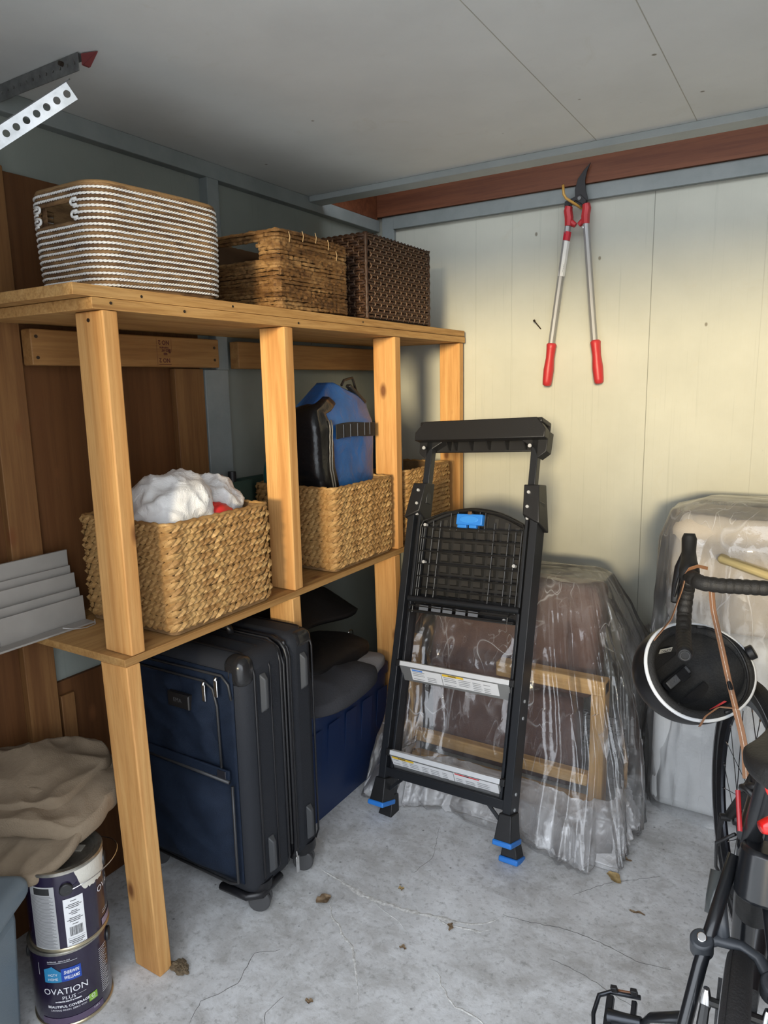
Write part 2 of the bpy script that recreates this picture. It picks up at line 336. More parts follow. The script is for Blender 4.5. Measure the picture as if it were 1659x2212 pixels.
# ------------------------------------------------ the shelf unit
XF = -1.266
sh = thing('storage_shelf', 'long two-tier timber shelf of pine posts and plywood along the left wall', 'shelf', (XF, .957, 0))
O = M.Translation((-XF, -.957, 0))
def B(a, b): return MB(O).box(a, b)
def post(name, y0, z0, z1, x0=XF-.089, x1=XF, lean=0.):
    return obj(name, MB(O).hexa([(x0, y0+lean, z0), (x1, y0+lean, z0), (x1, y0+.038+lean, z0), (x0, y0+.038+lean, z0), (x0, y0, z1), (x1, y0, z1), (x1, y0+.038, z1), (x0, y0+.038, z1)]), pine_z, sh, .003)
for y in (.977, 1.555, 2.146): post('upper_post', y, .819, 1.563)
for y in (.960, 1.54, 2.12): post('lower_post', y, 0, .799, lean=.018)
post('end_post', 2.672, 0, 1.563, XF-.098, XF-.008)
edge_m = wood('plywood_edge', 1, (.46, .255, .085), (.24, .105, .03), (.56, .34, .135), ring=1.6, rough=.7, knots=False)
obj('shelf_board', B((-1.664, .913, 1.588), (XF, 2.705, 1.611)), edge_m, sh, .0015, label='upper plywood sheet of the top shelf')
obj('shelf_board', B((-1.664, .955, 1.564), (XF-.001, 2.712, 1.5872)), edge_m, sh, .0015, label='lower plywood sheet of the top shelf')
obj('shelf_board', B((-1.664, .957, .80), (XF, 2.712, .818)), ply_top, sh, .0015, label='middle plywood shelf')
obj('ledger_board', B((XS, 1.048, 1.465), (XS+.038, 1.675, 1.551)), old_y, sh, .003, label='stamped pine ledger board under the top shelf')
obj('ledger_board', B((XS, 1.763, 1.463), (XS+.038, 2.700, 1.549)), old_y, sh, .003)
lb = [c for c in sh.children if c.name.startswith('ledger_board')][0]
stamp = MB(O); sx = XS+.0386
def fs_(x, y): return (sx, 1.50-x, 1.508+y)   # upside down as seen: both axes turned
for s_, sz, dx, dy in (('NO 2', .017, 0, -.026), ('KD HT', .009, -.004, .008-.012), ('060', .009, -.004, .006), ('S-P-F S-GRN', .006, 0, -.012), ('NO 2', .017, 0, .024)):
    t_ = text(s_, sz, bold=.0006); stamp.add([(sx, 1.455-(x+dx), 1.508-(y+dy)) for x, y in t_[0]], t_[1])
for (a, b, c, d) in ((-.027, -.026, -.04, .036), (.027, .028, .0, .036), (-.022, .024, -.037, -.035), (.016, .024, -.004, .008)):
    stamp.add([(sx, 1.455+a, 1.508+c), (sx, 1.455+b, 1.508+c), (sx, 1.455+b, 1.508+d), (sx, 1.455+a, 1.508+d)], [(0, 1, 2, 3)])
obj('grade_stamp', stamp, mk('brown_stamp_ink', (.09, .02, .012), .8), lb)
nail_m = mk('dark_nail', (.05, .035, .025), .5, .6)
def heads(y, zz, x=sx-.0006):
    for z in zz: obj('nail', MB(O).cyl((x, y, z), (x+.002, y, z), .0042, 8), nail_m, lb)
heads(1.062, (1.533, 1.483)); heads(1.655, (1.525, 1.488))
for y, z in ((1.00, 1.578), (1.20, 1.576), (1.08, 1.598), (1.36, 1.60), (1.62, 1.576), (1.95, 1.599)):
    obj('nail', MB(O).cyl((XF-.003, y, z), (XF+.0006, y, z), .0032, 8), nail_m, sh)
obj('nail', MB(O).cyl((XF-.045, .975, 1.545), (XF-.045, .979, 1.545), .004, 8), nail_m, sh)

# ------------------------------------------------ baskets
def rrect(w, d, r, n=7):
    pts = []
    for cx, cy, a0 in ((w/2-r, d/2-r, 0), (-w/2+r, d/2-r, PI/2), (-w/2+r, -d/2+r, PI), (w/2-r, -d/2+r, 3*PI/2)):
        for i in range(n): a = a0+PI/2*i/(n-1); pts.append((cx+r*math.cos(a), cy+r*math.sin(a)))
    return pts
def resample(poly, step, closed=True):
    P = [V(p) for p in poly]+([V(poly[0])] if closed else []); L = [0]
    for a, b in zip(P, P[1:]): L.append(L[-1]+(b-a).length)
    n = max(4, int(round(L[-1]/step))); out = []; k = 0
    for i in range(n if closed else n+1):
        t = L[-1]*i/n
        while k < len(P)-2 and L[k+1] < t: k += 1
        out.append(P[k].lerp(P[k+1], (t-L[k])/max(1e-9, L[k+1]-L[k])))
    return out
def clean(p):
    out = [p[0]]
    for q in p[1:]:
        if math.dist(q, out[-1]) > 1e-5: out.append(q)
    return out
straw = NT('water_hyacinth_braid'); _n = straw.noise(38, 4, .7); _r = straw.node('ObjectInfo', 5)
_c = straw.ramp(straw.noise(16, 3, .6), [(.25, (.20, .095, .028)), (.45, (.36, .20, .070)), (.62, (.50, .31, .12)), (.8, (.60, .41, .19))])
_c = straw.mix(straw.ramp(_n, [(.35, .5), (.55, 0.)]), _c, (.22, .11, .035)); straw.bump(straw.noise(160, 3, .7, straw.coords((1, 1, 3))), .5, .003)
straw_m = straw.fin(_c, .55, spec=.35)
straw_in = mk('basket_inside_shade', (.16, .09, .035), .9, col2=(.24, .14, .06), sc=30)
def leaf(mb, c, t, nrm, up, L, W, T, tilt):
    """One braided strand: a lens-shaped pod of 8 facets, lying along T tilted within the wall's face."""
    d = (t*math.cos(tilt)+up*math.sin(tilt)); s = nrm.cross(d)
    pts = [c-d*L/2, c+d*L/2]
    for a, h in ((-.20, 1), (.15, .9)):
        pts += [c+d*L*a+s*W/2*h+nrm*T*.2, c+d*L*a+nrm*T, c+d*L*a-s*W/2*h+nrm*T*.2, c+d*L*a-nrm*T*.3]
    mb.add(pts, [(0, 3, 2), (0, 4, 3), (0, 5, 4), (0, 2, 5), (2, 3, 7, 6), (3, 4, 8, 7), (4, 5, 9, 8), (5, 2, 6, 9), (1, 6, 7), (1, 7, 8), (1, 8, 9), (1, 9, 6)])
def braided_basket(label, x0, x1, y0, y1, z0, h, hole=None, seed=0):
    wd, d = x1-x0, y1-y0; r = random.Random(seed)
    t = thing('seagrass_basket', label, 'basket', ((x0+x1)/2, (y0+y1)/2, z0), 0, 'seagrass baskets on the middle shelf')
    p = clean(rrect(wd-.016, d-.016, .016, 4)); n = len(p); lin = MB()
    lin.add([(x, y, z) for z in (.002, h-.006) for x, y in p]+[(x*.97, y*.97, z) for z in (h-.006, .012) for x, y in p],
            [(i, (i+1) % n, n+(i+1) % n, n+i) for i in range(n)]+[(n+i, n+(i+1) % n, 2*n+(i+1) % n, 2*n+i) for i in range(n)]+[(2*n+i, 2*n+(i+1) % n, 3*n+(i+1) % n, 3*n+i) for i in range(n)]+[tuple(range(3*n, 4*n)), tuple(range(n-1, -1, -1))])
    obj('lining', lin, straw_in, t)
    rows = int(round(h/.0178)); pitch = (h-.004)/rows; variants = []
    for v in range(3):
        mb = MB(); q = resample(clean(rrect(wd-.012, d-.012, .013, 5)), .0205); N = len(q)
        for i, c in enumerate(q):
            tt = (q[(i+1) % N]-q[i-1]).normalized(); T3 = V((tt.x, tt.y, 0)); nn = V((tt.y, -tt.x, 0))
            sg = 1 if v != 1 else .75
            leaf(mb, V((c.x, c.y, 0))+nn*.0015+V((0, 0, r.uniform(-.0015, .0015))), T3, nn, V((0, 0, 1)), r.uniform(.034, .048), r.uniform(.0145, .0195), r.uniform(.0055, .0105), sg*r.uniform(.32, .62))
        variants.append(mesh('braided_row', mb, straw_m))
    for k in range(rows):
        o = obj('braided_row', variants[k % 3], None, t); o.location = (0, 0, .016+pitch*.95*(k+.35)); o.rotation_euler = (0, 0, PI*(k % 2))
    if False: pass
    q = resample(clean(rrect(wd-.008, d-.008, .015, 5)), .008); rim = MB()
    rim.tube([(c.x, c.y, h-.004+.0012*math.sin(i*1.3)) for i, c in enumerate(q)], [.0048+.0009*math.sin(i*2.1) for i in range(len(q))], 7, closed=True)
    obj('rim', rim, straw_m, t, smooth='all')
    return t
b4 = braided_basket('nearest seagrass basket on the middle shelf, filled with white crumpled plastic bags', -1.594, XF-.003, 1.105, 1.465, .819, .275, seed=1)
b5 = braided_basket('middle seagrass basket, holding the blue and black backpack', -1.594, XF-.003, 1.765, 2.121, .819, .272, seed=2)
b6 = braided_basket('farthest seagrass basket, partly hidden behind the step ladder', -1.594, XF-.003, 2.222, 2.575, .819, .276, seed=3)

def rope_basket():
    x0, x1, y0, y1, z0, h = -1.512, -1.280, .992, 1.362, 1.6112, .212
    t = thing('rope_basket', 'large rounded basket with white rope bands, nearest on the top shelf', 'basket', ((x0+x1)/2, (y0+y1)/2, z0))
    wd, d = x1-x0, y1-y0; brown = mk('dark_jute_band', (.11, .055, .022), .8, col2=(.27, .155, .065), sc=14, bsc=120, bstr=.5, stretch=(1, 1, 4), lo=.4, hi=.6)
    wr = mk('white_cotton_rope', (.80, .79, .76), .8, bsc=300, bstr=.3)
    rows = 17; pitch = (h-.008)/rows; hl, hr = -.068, .052; lo_k, hi_k = 11, 14
    base = clean(rrect(wd, d, .055, 8))
    def prof(z): return .968+.035*math.sin(min(1, z/h)*PI*.7)   # belly
    def ring(z, off, step, cut):
        f = prof(z); q = resample([(x*f, y*f) for x, y in base], step); out = []; N = len(q)
        pts = []
        for i, c in enumerate(q):
            tt = (q[(i+1) % N]-q[i-1]).normalized(); pts.append(V((c.x+tt.y*off, c.y-tt.x*off, z+.004*math.sin(c.y*9+c.x*4))))
        if not cut: return pts, True
        k = [i for i, p in enumerate(pts) if p.y < -d/2*.8 and hl < p.x < hr]
        a, b = min(k), max(k)
        return pts[b+1:]+pts[:a], False
    for i in range(rows):
        z = .010+pitch*i; cut = lo_k <= i <= hi_k
        p, cl = ring(z, -.001, .010, cut)
        p2, cl2 = ring(z+pitch*.5, -.003, .012, cut and i < hi_k)
        mb = MB().tube(p2, [.0056+.0008*math.sin(k*1.9+i) for k in range(len(p2))], 6, closed=cl2)
        mb.v = [(x, y, z_) for x, y, z_ in mb.v]; obj('jute_band', mb, brown, t, smooth='all')
        rp = MB()
        pt, cl = ring(z, .0022, .0032, cut); n = len(pt)
        for ph in (0, PI):
            hp = []
            for k, c in enumerate(pt):
                a = k*.0032/.017*2*PI; tt = (pt[(k+1) % n]-pt[k-1]).normalized() if cl or 0 < k < n-1 else V((0, 1, 0)); nn = V((tt.y, -tt.x, 0))
                hp.append(c+nn*(.0014*math.cos(a+ph))+V((0, 0, .0014*math.sin(a+ph))))
            rp.tube(hp, .0018, 5, closed=cl)
        obj('white_rope', rp, wr, t, smooth='all')
    # loops that turn the ropes back at the sides of the handle hole
    for sx, s_ in ((hl, 1), (hr, -1)):
        for k in (lo_k, lo_k+2):
            z1, z2 = .010+pitch*k, .010+pitch*(k+1); f = prof(z1)
            yy = -d/2*f-.002; xx = sx
            pts = [(xx-s_*.012, yy, z1)]+[(xx+s_*(.008*math.cos(a)), yy, (z1+z2)/2+(z2-z1)/2*math.sin(a)) for a in [-PI/2+PI*j/6 for j in range(7)]]+[(xx-s_*.012, yy, z2)]
            obj('white_rope', MB().tube(pts, .0029, 6), wr, t, smooth='all')
    q = [(x*.945, y*.945) for x, y in base]; n = len(q); lin = MB()
    def keep(i, j):
        a, b = q[i], q[(i+1) % n]; m_ = (a[0]+b[0])/2
        return not (j == 1 and a[1] < -d*.3 and b[1] < -d*.3)
    zs = [.002, .010+pitch*(lo_k-.3), .010+pitch*(hi_k+.5), h-.004]
    lin.add([(x, y, z) for z in zs for x, y in q], [(j*n+i, j*n+(i+1) % n, (j+1)*n+(i+1) % n, (j+1)*n+i) for j in range(3) for i in range(n) if keep(i, j)]+[tuple(range(n-1, -1, -1))])
    # solid cheeks beside the hole
    yy = -d/2*.945
    for a, b in ((-wd/2*.945+.05, hl-.004), (hr+.004, wd/2*.945-.05)):
        lin.add([(a, yy, zs[1]), (b, yy, zs[1]), (b, yy, zs[2]), (a, yy, zs[2])], [(0, 1, 2, 3)])
    obj('lining', lin, brown, t, solid=.003)
    p, _ = ring(h-.001, -.004, .01, False)
    obj('rim', MB().tube(p, .006, 6, closed=True), mk('tan_jute_rim', (.30, .18, .075), .8, bsc=200, bstr=.4), t, smooth='all')
rope_basket()

def twist_basket():
    x0, x1, y0, y1, z0, h = -1.575, XF-.006, 1.549, 1.888, 1.6135, .211
    t = thing('woven_basket', 'golden brown twisted-leaf basket between the rope basket and the dark wicker one', 'basket', ((x0+x1)/2, (y0+y1)/2, z0))
    wd, d = x1-x0, y1-y0; r = random.Random(8)
    m = NT('twisted_banana_leaf'); g = m.noise(9, 4, .6, m.coords((1, 1, 5)))
    c = m.ramp(g, [(.30, (.07, .032, .010)), (.48, (.18, .09, .030)), (.66, (.34, .20, .08))]); c = m.mix(m.ramp(m.noise(90, 4, .7), [(.35, .7), (.5, 0.)]), c, (.05, .02, .008))
    m.bump(m.noise(110, 4, .75), .7, .005); mt = m.fin(c, .6, spec=.3)
    rows = 22; pitch = (h-.006)/rows; base = clean(rrect(wd-.010, d-.010, .014, 5))
    for i in range(rows):
        z = .006+pitch*i; cut = 14 <= i <= 18; q = resample(base, .0095); N = len(q)
        pts = [V((c.x+r.uniform(-.0012, .0012), c.y+r.uniform(-.0012, .0012), z+r.uniform(-.0011, .0011)+.002*math.sin(c.y*14+i))) for c in q]; cl = True
        if cut:
            k = [j for j, p in enumerate(pts) if p.y < -d/2*.9 and -.07 < p.x < .075]
            if k: pts = pts[max(k)+1:]+pts[:min(k)]; cl = False
        obj('twisted_row', MB().tube(pts, [r.uniform(.0040, .0064) for _ in pts], 6, closed=cl), mt, t)
    q = clean(rrect(wd-.026, d-.026, .012, 4)); n = len(q); lin = MB(); zs = [.002, .006+pitch*13.5, .006+pitch*18.5, h-.006]
    lin.add([(x, y, z) for z in zs for x, y in q], [(j*n+i, j*n+(i+1) % n, (j+1)*n+(i+1) % n, (j+1)*n+i) for j in range(3) for i in range(n) if not (j == 1 and q[i][1] < -d*.4 and q[(i+1) % n][1] < -d*.4)]+[tuple(range(n-1, -1, -1))])
    yy = -d/2+.014
    for a, b in ((-wd/2+.013, -.072), (.077, wd/2-.013)): lin.add([(a, yy, zs[1]), (b, yy, zs[1]), (b, yy, zs[2]), (a, yy, zs[2])], [(0, 1, 2, 3)])
    obj('lining', lin, mk('brown_lining', (.09, .045, .018), .9), t, solid=.002)
    for yy, zz in ((-.06, .2), (.06, .195), (-.12, .19), (.1, .17), (.0, .205)):
        obj('binding_twine', MB().tube([(wd/2+.001, yy, zz+.012), (wd/2+.002, yy+.004, zz), (wd/2+.001, yy+.001, zz-.016)], .0012, 5), mk('pale_twine', (.5, .34, .17), .8), t)
twist_basket()

def wicker_basket():
    x0, x1, y0, y1, z0, h = -1.57, XF-.004, 1.985, 2.418, 1.6112, .268
    t = thing('wicker_basket', 'dark brown square wicker basket nearest the back wall on the top shelf', 'basket', ((x0+x1)/2, (y0+y1)/2, z0))
    wd, d = x1-x0, y1-y0; r = random.Random(4)
    dk = mk('dark_wicker', (.032, .014, .007), .5, col2=(.075, .036, .018), sc=60, bsc=150, bstr=.4); st = mk('wicker_stake', (.20, .12, .07), .55, col2=(.12, .07, .038), sc=40)
    rows = 15; pitch = (h-.012)/rows
    lin = MB(); lin.box((-wd/2+.014, -d/2+.014, .002), (wd/2-.014, d/2-.014, .008))
    for a, b in (((-wd/2+.010, -d/2+.010), (wd/2-.010, -d/2+.014)), ((-wd/2+.010, d/2-.014), (wd/2-.010, d/2-.010)), ((-wd/2+.010, -d/2+.010), (-wd/2+.014, d/2-.010)), ((wd/2-.014, -d/2+.010), (wd/2-.010, d/2-.010))):
        lin.box((*a, .002), (*b, h-.008))
    obj('lining', lin, mk('wicker_inside', (.02, .010, .006), .9), t)
    def face(fn, length):
        cols = int(length/.037); W = length/cols
        for k in range(rows):
            z = .010+pitch*(k+.3); mb = MB()
            for i in range(cols):
                for dz in (-.0042, .0042):
                    c0 = (i+.5*(k % 2))*W-length/2
                    P = [fn(max(-length/2, min(length/2, c0+W*s)), z+dz*(1.2 if 0 < s < 1 else .4)+r.uniform(-.0006, .0006), -.001+.0060*math.sin(PI*s)) for s in (0, .25, .5, .75, 1)]
                    mb.tube(P, [.0026, .0040, .0044, .0040, .0026], 6)
            obj('woven_row', mb, dk, t)
            for i in range(cols):
                c0 = (i+.5*(k % 2))*W-length/2
                if c0 > -length/2+.004: obj('stake', MB().tube([fn(c0, z-.0085, .001), fn(c0, z, .0068), fn(c0, z+.0085, .001)], .0024, 5), st, t)
    face(lambda u, z, o: V((wd/2-.006+o, u, z)), d-.02)
    face(lambda u, z, o: V((u, -d/2+.006-o, z)), wd-.02)
    for sx in (-1, 1):
        for sy in (-1, 1): obj('corner_post', MB().tube([(sx*(wd/2-.006), sy*(d/2-.006), z*h/24) for z in range(25)], [.0065+.0018*math.sin(z*2.4) for z in range(25)], 7), dk, t, smooth='all')
    q = resample(clean(rrect(wd-.008, d-.008, .01, 3)), .006); rim = MB()
    for ph in (0, 2.1, 4.2): rim.tube([(c.x+.003*math.cos(i*.55+ph), c.y+.003*math.cos(i*.55+ph), h-.006+.0045*math.sin(i*.55+ph)) for i, c in enumerate(q)], .0034, 5, closed=True)
    obj('rim', rim, dk, t, smooth='all')
wicker_basket()

# ------------------------------------------------ things in and behind the baskets
def fold(p, k=9., a=1., seed=0.):
    q = V(p)*k+V((seed, seed*1.7, seed*.3)); n = noise.noise(q); return a*(1-abs(n)*2.2)
def crumple(mb, c, r, k, amp, seed, nu=56, nv=36, pw=1., zmin=-1e9, rot=None):
    def fn(u, v):
        a = 2*PI*u; b = PI*v; d = V((math.sin(b)*math.cos(a), math.sin(b)*math.sin(a), math.cos(b)))
        e = 1+amp*(fold(d, k, .6, seed)+fold(d, k*2.3, .35, seed+4)+.5*noise.noise(d*1.4+V((seed, 0, 0)))*2)-amp*.6
        p = V((d.x*r[0]*e, d.y*r[1]*e, d.z*r[2]*e))
        if rot: p = rot @ p
        p += V(c); p.z = max(p.z, zmin); return p
    return mb.grid(fn, nu, nv, True)
bag_m = NT('white_thin_plastic_bag'); bag_m.bump(bag_m.noise(26, 6, .7, None, 2.), .7, .01); bag_m = bag_m.fin((.80, .79, .77), .33, spec=.5, Subsurface_Weight=.0)
tag(obj('plastic_bag', crumple(MB(), (-1.405, 1.232, 1.075), (.132, .122, .120), 1.5, .17, 3.1, 110, 70), bag_m, smooth='all'), 'larger crumpled white plastic bag bulging from the nearest seagrass basket', 'bag')
tag(obj('plastic_bag', crumple(MB(), (-1.42, 1.392, 1.055), (.10, .080, .116), 1.6, .16, 7.7, 90, 60), bag_m, smooth='all'), 'smaller crumpled white plastic bag at the far end of the nearest seagrass basket', 'bag')
tag(obj('red_bag', crumple(MB(), (-1.325, 1.318, 1.075), (.035, .05, .035), 2.2, .12, 1.2, 30, 20), mk('red_plastic_film', (.62, .03, .03), .4), smooth='all'), 'scrap of red plastic showing between the two white bags', 'bag')
# crate with bottles behind
cr = thing('storage_crate', 'dark green open crate in shadow against the left wall, behind the nearest seagrass basket', 'crate', (-1.618, 1.62, .8185))
gm = mk('dark_green_plastic', (.035, .065, .05), .5)
cm = MB(); cm.box((-.035, -.07, 0), (.02, .26, .012)); cm.box((-.04, -.07, 0), (-.034, .26, .285)); cm.box((.015, -.07, 0), (.021, .14, .285)); cm.box((-.035, -.07, 0), (.02, -.064, .285)); cm.box((-.035, .134, 0), (.02, .14, .285))
obj('body', cm, gm, cr)
tag(obj('bottle', MB().lathe([(.0, 0), (.012, 0), (.012, .23), (.008, .25), (.009, .30), (.0, .30)], 16, (-1.617, 1.635, .831), cap=False), mk('red_cap_plastic', (.35, .02, .02), .5), smooth=True), 'red-capped bottle standing in the dark green crate', 'bottle')
tag(obj('bottle', MB().lathe([(.0, 0), (.014, 0), (.014, .27), (.013, .305), (.0, .305)], 16, (-1.617, 1.69, .831), cap=False), black_pl, smooth=True), 'black-capped bottle standing in the dark green crate', 'bottle')

# backpack: a rolled-top body, side panel with zip, webbing, clip and shoulder straps
def backpack():
    t = thing('backpack', 'blue and black dry backpack standing in the middle seagrass basket', 'backpack', (-1.408, 1.935, .828), 0)
    blue = NT('blue_tarpaulin'); blue.bump(blue.noise(14, 5, .6, None, 1.), .45, .012); blue = blue.fin(blue.ramp(blue.noise(5, 4, .6), [(.35, (.014, .075, .24)), (.65, (.022, .135, .42))]), .33, spec=.5)
    blk = mk('black_shiny_tarpaulin', (.008, .008, .009), .28, bsc=30, bstr=.4, bd=.006)
    # outline in the y-z plane (seen from the room): left edge upright, top slanting to a point
    def sec(v):   # z fraction -> y0, y1, half depth
        z = v*.585
        y0 = (-.138 if z < .27 else -.138-.012*min(1, (z-.27)/.05)) if z < .505 else -.134+(z-.505)/.080*.115
        y1 = .180+.010*math.sin(PI*v) if z < .525 else .182-(z-.525)/.060*.175
        hd = .072 if z < .45 else .072-(z-.45)/.135*.050
        return z, y0, y1, hd
    def body(fr0, fr1, push, n=46, nv=40, mb=None):
        def fn(u, v):
            z, y0, y1, hd = sec(v); a = 2*PI*u; ca, sa = math.cos(a), math.sin(a)
            k = .32
            X_ = hd*(abs(ca)**k)*(1 if ca > 0 else -1); Y_ = (abs(sa)**k)*(1 if sa > 0 else -1)
            y = (y0+y1)/2+Y_*(y1-y0)/2; d = fold((X_*1.2, y, z), 9, .006, 2)+noise.noise(V((X_*5, y*7, z*6)))*.010*(1.6-v)
            return V((X_+d*(1 if ca > 0 else -1), y+push*(1 if sa > 0 else -1)*0, z))
        return (mb or MB()).grid(fn, n, nv, True)
    bb = body(0, 1, 0, 96, 60); bb.v.append((0, 0, .01)); k = len(bb.v)-1; bb.f += [(k, (i+1) % 96, i) for i in range(96)]; bb.f += [tuple(59*96+i for i in range(96))]
    obj('body', bb, blue, t, smooth='all')
    # black side panel wraps the near (-y) end and round onto the face
    def side(u, v):
        z, y0, y1, hd = sec(v*.93); s = -1+2*u; z -= .035*max(0, v-.86)/.14*(abs(s)**2); y0 += .030*max(0, (v-.84)/.16)**1.5
        if s > .35: q = (s-.35)/.65; x = hd+.0085; y = y0-.002+q*(.085+.012*math.sin(v*7)-(.05*max(0, v-.72)/.28))
        elif s < -.6: x = -hd-.006; y = y0+(-.6-s)/.4*.06
        else: x = (s+.6)/.95*2*hd-hd; y = y0-(.006 if z < .28 else .016)*math.cos(s*1.4)-.002
        return V((x+.003*noise.noise(V((u*6, v*9, 1))), y, z))
    obj('side_panel', MB().grid(side, 26, 40), blk, t, smooth='all', solid=.004)
    for off in (0, .012):
        pts = []
        for i in range(28):
            v = i/27*.80; z, y0, y1, hd = sec(v); pts.append((hd+.0125+.001*(i % 2), y0+.050+off+.010*math.sin(v*9)-.05*max(0, v-.6), z))
        obj('zip', MB().tube(pts, .0026, 6), mk('zip_teeth_shine', (.12, .12, .12), .3, .3), t, smooth='all')
    wb_ = MB().grid(lambda u, v: V((.0865-.004*u, -.07+.235*u, .405+.004*math.sin(u*5)+v*.047)), 12, 3); obj('webbing', wb_, mk('black_webbing', (.014, .014, .015), .7, bsc=400, bstr=.4), t, solid=.003)
    for u in (.15, .32, .5, .68, .82): obj('stitch_line', MB().box((.088, -.07+.235*u, .408), (.0892, -.0675+.235*u, .450)), mk('grey_bartack', (.10, .12, .16), .6), t)
    # roll-top clip and loop
    obj('clip', MB().tube([(.02, .06, .575), (.02, .075, .592), (.02, .125, .600), (.02, .135, .585), (.02, .15, .55)], .0045, 8).box((.010, .10, .535), (.030, .135, .560)), black_pl, t, smooth=True)
    obj('buckle', MB().beam((.03, .085, .575), (.04, .165, .515), .022, .012), black_pl, t, .003)
    # shoulder straps hang on the far (+y) side
    st = mk('padded_strap_cloth', (.018, .016, .014), .8, bsc=200, bstr=.4)
    def strap(u, v):
        z = .50-.40*u; y = .180+.030*math.sin(PI*min(1, u*1.15))-.01*u; w_ = .055 if u < .7 else .055-.035*(u-.7)/.3
        return V((.008+(v-.5)*w_, y+.006*math.cos((v-.5)*PI), z))
    obj('shoulder_strap', MB().grid(strap, 26, 6), st, t, smooth='all', solid=.009)
    obj('strap_tail', MB().grid(lambda u, v: V((.06+(v-.5)*.022, .185+.03*math.sin(u*4), .12+.13*math.sin(u*3)-.06*u)), 18, 3), st, t, solid=.002)
backpack()
def soft_bag(label, c, r, h, mat, seed, rollcol=None):
    t = thing('dry_bag', label, 'bag', c)
    def fn(u, v):
        a = 2*PI*u; k = .55 if v < .8 else .55+(v-.8)*2; ca, sa = math.cos(a), math.sin(a); q = 1-(.75*max(0, (v-.82)/.18)**1.5)
        e = 1+.05*noise.noise(V((ca*2, sa*2, v*4+seed)))
        return V(((abs(ca)**k)*(1 if ca > 0 else -1)*r[0]*q*e, (abs(sa)**k)*(1 if sa > 0 else -1)*r[1]*e, v*h))
    m = MB().grid(fn, 48, 30, True); m.f += [tuple(range(47, -1, -1)), tuple(29*48+i for i in range(48))]
    obj('body', m, mat, t, smooth='all')
    obj('rolled_top', MB().tube([(0, -r[1]*.98, h+.006), (.004, 0, h+.012), (0, r[1]*.98, h+.004)], .016, 10), mat, t, smooth=True)
    obj('buckle_strap', MB().tube([(r[0]*.4, -r[1]*.9, h), (r[0]*.75, -r[1]*.95, h-.05), (r[0]*.95, -r[1]*.6, h-.11)], .004, 6), black_pl, t)
    return t
soft_bag('teal green roll-top bag half hidden behind the blue backpack', (-1.525, 1.815, .828), (.045, .042, 0), .375, mk('teal_tarpaulin', (.015, .085, .085), .4, bsc=20, bstr=.4, bd=.01), 1)
soft_bag('dark blue roll-top bag standing in the farthest seagrass basket', (-1.46, 2.345, .828), (.075, .085, 0), .415, mk('dark_blue_tarpaulin', (.015, .065, .115), .4, bsc=20, bstr=.4, bd=.01), 5)

# white flat panels leaning on the middle shelf at its near end
wp = mk('white_laminate', (.33, .31, .28), .4, col2=(.27, .255, .23), sc=6)  # white toned down to grey; the left-end shade is in the colour
def plank(label, y0, y1, x0, z0, hgt, th, tilt, group='white panels on the middle shelf'):
    o = obj('white_panel', MB().box((0, y0, 0), (th, y1, hgt)), wp, bev=.001); o.location = (x0, 0, z0); o.rotation_euler = (0, tilt, 0)
    return tag(o, label, 'panel', group)
plank('tallest white panel at the back of the stack against the left wall', .72, 1.098, -1.652, .8185, .180, .008, 0)
plank('white panel directly in front of the tallest one, its upper edge shaded', .845, 1.096, -1.638, .8185, .140, .006, -.02)
plank('white panel with a smudge near its top edge, middle of the stack', .86, 1.097, -1.622, .8185, .122, .006, -.04)
plank('white panel with a smooth lower face, second from the front of the stack', .862, 1.095, -1.606, .8185, .085, .006, -.05)
plank('frontmost and lowest standing white panel of the stack', .868, 1.094, -1.592, .8185, .066, .006, -.05)
sp = obj('white_panel', MB().box((-1.652, .80, .8185), (-1.560, 1.0, .824)).box((-1.584, .80, .8245), (-1.552, 1.085, .830)) if False else MB().box((-1.580, .83, .8185), (-1.545, 1.09, .8235)), wp, bev=.001)
tag(sp, 'white panel strip lying flat on the shelf at the foot of the stack', 'panel', 'white panels on the middle shelf')
tag(obj('wire', MB().tube([(-1.545, 1.0, .832), (-1.53, 1.02, .826), (-1.525, 1.05, .8215), (-1.53, 1.08, .8215), (-1.538, 1.085, .83)], .0012, 6), mk('pale_wire', (.5, .5, .48), .4, .5), smooth=True), 'short pale wire loop on the shelf below the white panels', 'wire')

